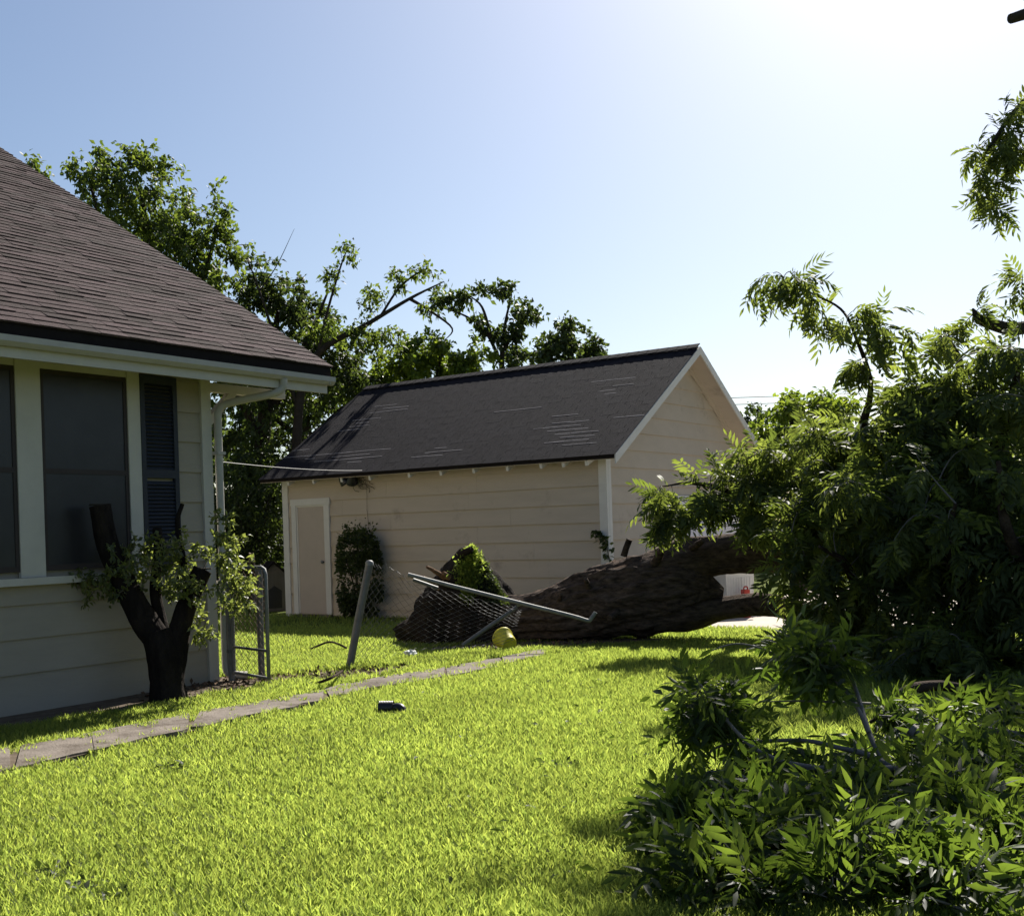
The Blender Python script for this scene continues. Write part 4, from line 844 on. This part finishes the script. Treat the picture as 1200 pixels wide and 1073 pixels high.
h0 = G(272, 799); h1 = P(315, 790, 11.05)
gate = thing('garden_gate', 'rusty chain-link garden gate standing open at the house corner', 'gate', h0, 0)
ge = Vector((h1.x, h1.y, 0)) - h0; gdir = ge.normalized(); GWI = ge.length
def gpt(s, z): return gdir * s * GWI + Vector((0, 0, z))
frame = [gpt(.07, .10), gpt(.07, 1.13), gpt(.10, 1.16), gpt(.90, 1.16), gpt(.97, 1.14), gpt(1, 1.09), gpt(1, .10), gpt(.07, .10)]
MB().tube(frame, .019, 9).build('frame', M['galv'], gate)
MB().tube([gpt(.07, .36), gpt(1, .36)], .014, 8).build('crossbar', M['galv_dark'], gate)
wm = MB()
for c_ in range(14):
    pts = [gpt(.08 + .91 * (c_ + .5 + (.5 if (r_ + c_) % 2 else -.5)) / 14, .12 + 1.03 * r_ / 30) for r_ in range(31)]; wm.tube(pts, .0026, 3, cap=False)
tag(wm.build('wire_mesh', M['rust'], gate), kind='stuff')
lt = MB()
for s in (.58, .70): lt.tube([gpt(s, 1.15), gpt(s, 1.26), gpt((s + .64) / 2, 1.30)], .012, 7)
lt.build('fork_latch', M['rust'], gate)
gpo = thing('gate_post', 'pale galvanised hinge post between the downspout and the open gate', 'post', h0)
MB().tube([(0, 0, -.05), (0, 0, .6), (.0, 0, 1.18)], .036, 12).build('shaft', M['galv'], gpo)
MB().lathe([(.04, 1.17), (.045, 1.19), (.04, 1.22), (.02, 1.25), (0, 1.255)], 12).build('post_cap', M['galv'], gpo)
for zz in (.3, .95): MB().tube([(-.0, 0, zz), (-.0, 0, zz + .035)], .042, 12).build('hinge_band', M['galv_dark'], gpo)
gl = G(307, 799)
gp2 = thing('gate_post', 'dark rusted steel post just behind the free end of the open gate', 'post', gl)
MB().tube([(0, 0, -.05), (0, 0, .6), (.005, 0, 1.12)], .034, 12).build('shaft', M['galv_dark'], gp2)
MB().lathe([(.037, 1.11), (.037, 1.14), (.02, 1.16), (0, 1.165)], 12).build('post_cap', M['galv_dark'], gp2)

# ------------------------------------------------------------------ small things
yb = G(594, 764)
bk = thing('yellow_pail', 'yellow plastic pail lying on its side beside the path', 'pail', yb)
ax = Vector((-.38, .80, .30)).normalized(); mt = Matrix.Translation(Vector((0, .06, .125)) - ax * .10) @ ax.to_track_quat('Z', 'Y').to_matrix().to_4x4()
MB().lathe([(0, .012), (.072, .012), (.078, 0), (.085, .0), (.092, .02), (.118, .20), (.13, .205), (.13, .225), (.12, .228), (.112, .205), (.088, .03), (0, .024)], 28, mat=mt).build('body', M['yellow'], bk)
MB().tube([mt @ Vector((.125 * math.cos(a), .125 * math.sin(a), .20 + .02 * math.sin(a))) for a in [math.pi * k / 12 for k in range(13)]], .004, 6).build('handle', M['galv'], bk)
wb = G(483, 771)
w = MB(); n1, n2 = 22, 12; vs = []
for i in range(n2 + 1):
    for k in range(n1):
        ph = math.pi * i / n2; a = 2*math.pi*k/n1; d = Vector((math.sin(ph)*math.cos(a)*.075, math.sin(ph)*math.sin(a)*.05, math.cos(ph)*.045)); f_ = 1 + .55 * noise.fractal(d * 22, 1, 2, 3); vs.append(d * f_ + Vector((0, 0, .055)))
w.add(vs, [(i*n1+k, (i+1)*n1+k, (i+1)*n1+(k+1)%n1, i*n1+(k+1)%n1) for i in range(n2) for k in range(n1)])
wo = tag(w.build('plastic_scrap', M['white']), 'crumpled white plastic scrap at the foot of the collapsed fence', 'scrap'); wo.location = wb
kb = G(459, 838)
kd = thing('drain_pipe', 'short black ribbed drain pipe lying in the sunny lawn', 'pipe', kb, math.radians(-8))
prof = []
for i in range(9): prof += [(.050, i * .013), (.056, i * .013 + .004), (.056, i * .013 + .009)]
mt = Matrix.Translation((-.10, 0, .062)) @ Matrix.Rotation(math.radians(90), 4, 'Y')
MB().lathe([(0, .0)] + prof + [(.05, .118), (0.046, .118), (.046, .02)], 22, mat=mt).build('body', M['black'], kd)
MB().tube(bez([(.02, 0, .062), (.06, -.005, .066), (.092, -.02, .05), (.10, -.03, .01)], 4), [.034] * 13, 14).build('elbow', M['black'], kd)
sk_ = G(724, 748)
sg = thing('garden_stake', 'thin dark stake with a pale cap in front of the fallen trunk', 'stake', sk_)
MB().tube([(0, 0, 0), (.01, 0, .2), (.05, 0, .33)], .012, 7).build('shaft', M['black'], sg)
MB().lathe([(.05, 0), (.055, .03), (.045, .09), (.02, .12), (0, .125)], 14, mat=Matrix.Translation((.055, 0, .30))).build('cap', M['cable'], sg)
for (pts, lab) in (([(364, 760), (385, 752), (398, 755), (406, 759)], 'thin bent dead stick leaning against the tilted fence post'), ([(372, 800), (386, 795), (396, 789), (401, 786)], 'dark dead stick lying at the foot of the tilted fence post')):
    q = [G(x, y, .05 if i in (0, 3) else .12) for i, (x, y) in enumerate(pts)]; tag(MB().tube(bez(q, 4), .013, 6, rough=.3, rs=15).build('dead_stick', M['bark']), lab, 'stick')
# white bin and red can on the driveway beyond the trunk
wbp = P(856, 690, 17.7); wbp.z = .012
wbin = thing('storage_bin', 'white ribbed plastic storage bin glimpsed between the forked fallen limbs', 'bin', wbp, math.radians(12))
bd = MB(); bd.hexa([(-.13, -.2, 0), (.27, -.2, 0), (.27, .25, 0), (-.13, .25, 0), (-.17, -.24, .66), (.29, -.24, .66), (.29, .28, .66), (-.17, .28, .66)]); bd.build('body', M['white'], wbin)
for k in range(9): x = -.12 + k * .043; MB().hexa([(x, -.212, .05), (x + .014, -.212, .05), (x + .014, -.2, .05), (x, -.2, .05), (x - .01, -.246, .6), (x + .006, -.246, .6), (x + .006, -.23, .6), (x - .01, -.23, .6)]).build('rib', M['white'], wbin)
MB().box(-.19, .31, -.26, .30, .66, .70).build('lid', M['white'], wbin)
rcn = P(873, 690, 17.3); rcn.z = .012
rcan = thing('fuel_can', 'red plastic fuel can beside the white storage bin', 'fuel can', rcn, .2)
MB().hexa([(-.03, -.05, 0), (.06, -.05, 0), (.06, .10, 0), (-.03, .10, 0), (-.03, -.05, .42), (.055, -.05, .42), (.055, .09, .42), (-.03, .09, .42)]).build('body', M['red'], rcan)
MB().tube(bez([(-.02, 0, .42), (-.01, 0, .46), (.035, 0, .46), (.045, 0, .42)], 4), .011, 8).build('handle', M['red'], rcan)
MB().tube([(.08, -.1, .28), (.11, -.13, .34)], [.05, .035], 10).build('spout_cap', M['white'], rcan)
# sprigs climbing the garage corner
sv = MB(); R_ = np.random.default_rng(77); lp_ = []
r = ray(708, 640); t = 15.0 / (r.x * U.x + r.y * U.y)
vp = bez([P(716, 662, t), P(712, 645, t), P(709, 632, t), P(704, 628, t), P(697, 626, t)], 5); base_ = Vector((vp[0].x, vp[0].y, 0))
vt = thing('wall_creeper', 'small leafy creeper sprig climbing the white garage corner board', 'creeper', base_)
MB().tube([Vector((0, 0, 0))] + [p - base_ for p in vp], .008, 5).build('stem', M['twig'], vt)
ps = np.array([tuple(p - base_) for p in vp for _ in range(4)]); v, t_, q = simple_leaves(ps + R_.normal(0, .03, ps.shape), R_.normal(0, 1, ps.shape), np.full(len(ps), .09), np.full(len(ps), .06), 3)
tag(link('leaves', np_mesh('leaves', v, t_, q), M['leaf_dark'], vt), kind='stuff')

# ------------------------------------------------------------------ lawn grass
def inpoly(x, y, poly):
    ins = np.zeros(len(x), bool); n = len(poly)
    for i in range(n):
        x0, y0 = poly[i]; x1, y1 = poly[(i + 1) % n]
        c_ = ((y0 > y) != (y1 > y)) & (x < (x1 - x0) * (y - y0) / (y1 - y0 + 1e-12) + x0); ins ^= c_
    return ins
R_ = np.random.default_rng(91)
def vnoise(x, y, s, seed):
    R2 = np.random.default_rng(seed); gx = R2.random((64, 64)); a = x * s + 1000; b_ = y * s + 1000; i = np.floor(a).astype(int); j = np.floor(b_).astype(int); fx = a - i; fy = b_ - j
    fx = fx*fx*(3-2*fx); fy = fy*fy*(3-2*fy); g_ = lambda p, q: gx[p % 64, q % 64]
    return (g_(i,j)*(1-fx)+g_(i+1,j)*fx)*(1-fy)+(g_(i,j+1)*(1-fx)+g_(i+1,j+1)*fx)*fy
X_ = []; Y_ = []
for (y0, y1, dens) in ((3.3, 6.5, 9800), (6.5, 10, 6400), (10, 14, 3800), (14, 18, 1700), (18, 26, 350)):
    xa, xb = -.62 * y1 - .5, .58 * y1 + .5; m = int((xb - xa) * (y1 - y0) * dens); x = R_.uniform(xa, xb, m); y = R_.uniform(y0, y1, m); k = (x > -.60 * y - .6) & (x < .50 * y + .4); X_.append(x[k]); Y_.append(y[k])
x = np.concatenate(X_); y = np.concatenate(Y_)
uu = x * U.x + y * U.y; vv = x * V.x + y * V.y; nz = vnoise(x, y, 2.2, 1) ; nz2 = vnoise(x, y, 7, 2)
keep = ~inpoly(x + (nz2 - .5) * .5 + R_.normal(0, .05, len(x)), y + (nz - .5) * .42 + R_.normal(0, .07, len(x)), [(p.x, p.y) for p in low] + [(p.x, p.y) for p in reversed(upp)])
keep &= ~((vv > 9.07 - .62 - .35 * nz2) & (uu < 8.05 + .2 * nz2)); keep &= ~((uu > 15.02) & (vv > 8.5))
keep &= ~((uu > 14.35 + .3 * nz2) & (vv < 8.4) & (vv > 1.4) & (x > 1.6))
for (px, py, a, b_, ro) in ((330, 797, 1.0, .30, RU - .25), (430, 790, .75, .26, RU - .1), (225, 805, .75, .24, RU), (640, 757, 1.5, .42, .1)):
    c_ = G(px, py); dx, dy = x - c_.x, y - c_.y; e = ((dx*math.cos(ro)+dy*math.sin(ro))/a)**2 + ((-dx*math.sin(ro)+dy*math.cos(ro))/b_)**2; keep &= ~((e < .7 + .6 * nz2) & (R_.random(len(x)) < .93))
dx, dy = x - rp_c.x, y - rp_c.y; keep &= ~((dx/.8)**2 + (dy/.6)**2 < 1)
thin = vnoise(x, y, 1.3, 5); keep &= R_.random(len(x)) < np.clip(.55 + 1.1 * thin, .5, 1)
x, y = x[keep], y[keep]; n = len(x); pos = np.stack([x, y, np.zeros(n)], 1)
hgt = (.045 + .05 * R_.random(n)) * (.75 + .5 * vnoise(x, y, .8, 3)); az = R_.uniform(0, 2*np.pi, n); lean = R_.uniform(.08, .62, n)
d = np.stack([np.cos(az) * lean, np.sin(az) * lean, np.ones(n)], 1); d = nrmz(d); az2 = az + R_.normal(0, .9, n) + np.pi/2; s = np.stack([np.cos(az2), np.sin(az2), np.zeros(n)], 1)
wd = (.0021 + .0017 * R_.random(n))[:, None] * (1 + .05 * y)[:, None]; H_ = hgt[:, None]
m1 = pos + d * H_ * .6; tip = pos + d * H_ * .95 + np.stack([np.cos(az), np.sin(az), -.25 * np.ones(n)], 1) * H_ * R_.uniform(.03, .26, n)[:, None]
vtx = np.stack([pos - s * wd * .7, pos + s * wd * .7, m1 + s * wd, m1 - s * wd, tip], 1).reshape(-1, 3)
ft_ = np.array([(0, 1, 2), (0, 2, 3), (3, 2, 4)]); tr = (ft_[None] + np.arange(n)[:, None, None] * 5).reshape(-1, 3)
gr = link('grass', np_mesh('grass', vtx, tr, np.repeat(R_.random(n), 5)), M['grass']); tag(gr, 'short bright green lawn grass around the path and fallen branches', 'grass', kind='stuff')
# dead leaf litter along the fence line and by the stump
n = 900; k = R_.integers(0, 4, n); cs = [(330, 798), (430, 790), (240, 806), (640, 757)]; c_ = np.array([tuple(G(*cs[i])) for i in k]); dd = R_.normal(0, 1, (n, 3)) * np.array([.55, .35, 0]); ps = c_ + dd; ps[:, 2] = .03
v, t_, q = simple_leaves(ps, R_.normal(0, 1, (n, 3)) * np.array([1, 1, .25]), R_.uniform(.03, .09, n), R_.uniform(.02, .045, n), 12)
tag(link('leaf_litter', np_mesh('leaf_litter', v, t_, q), M['litter']), 'brown dead leaf litter scattered along the fence line', 'leaf litter', kind='stuff')

# torn leaves and twigs dropped on the lawn round the heap, and a few broad-leaved weeds
n = 260; R_ = np.random.default_rng(101)
ps = np.stack([R_.normal(1.0, .75, n), R_.uniform(4.3, 10.5, n), R_.uniform(.03, .075, n)], 1)
v, t_, q = simple_leaves(ps, R_.normal(0, 1, (n, 3)) * np.array([1, 1, .2]), R_.uniform(.04, .11, n), R_.uniform(.015, .03, n), 14)
tag(link('fallen_leaves', np_mesh('fallen_leaves', v, t_, q), M['leaf_front']), 'torn green leaves dropped on the lawn around the broken branch', 'leaves', kind='stuff')
V_ = []; D_ = []
for (px, py) in ((95, 1050), (130, 1060), (60, 1035), (205, 905), (655, 905)):
    c_ = np.array(tuple(G(px, py)))
    for k in range(26): V_.append(c_ + R_.normal(0, .045, 3) * np.array([1, 1, 0]) + np.array([0, 0, .03 + .03 * R_.random()])); D_.append(R_.normal(0, 1, 3) * np.array([1, 1, .3]) + np.array([0, 0, .3]))
m = len(V_); v, t_, q = simple_leaves(np.array(V_), np.array(D_), R_.uniform(.03, .07, m), R_.uniform(.015, .03, m), 15)
tag(link('weeds', np_mesh('weeds', v, t_, q), M['leaf_dark']), 'small dark broad-leaved weeds scattered through the lawn', 'weeds', kind='stuff')
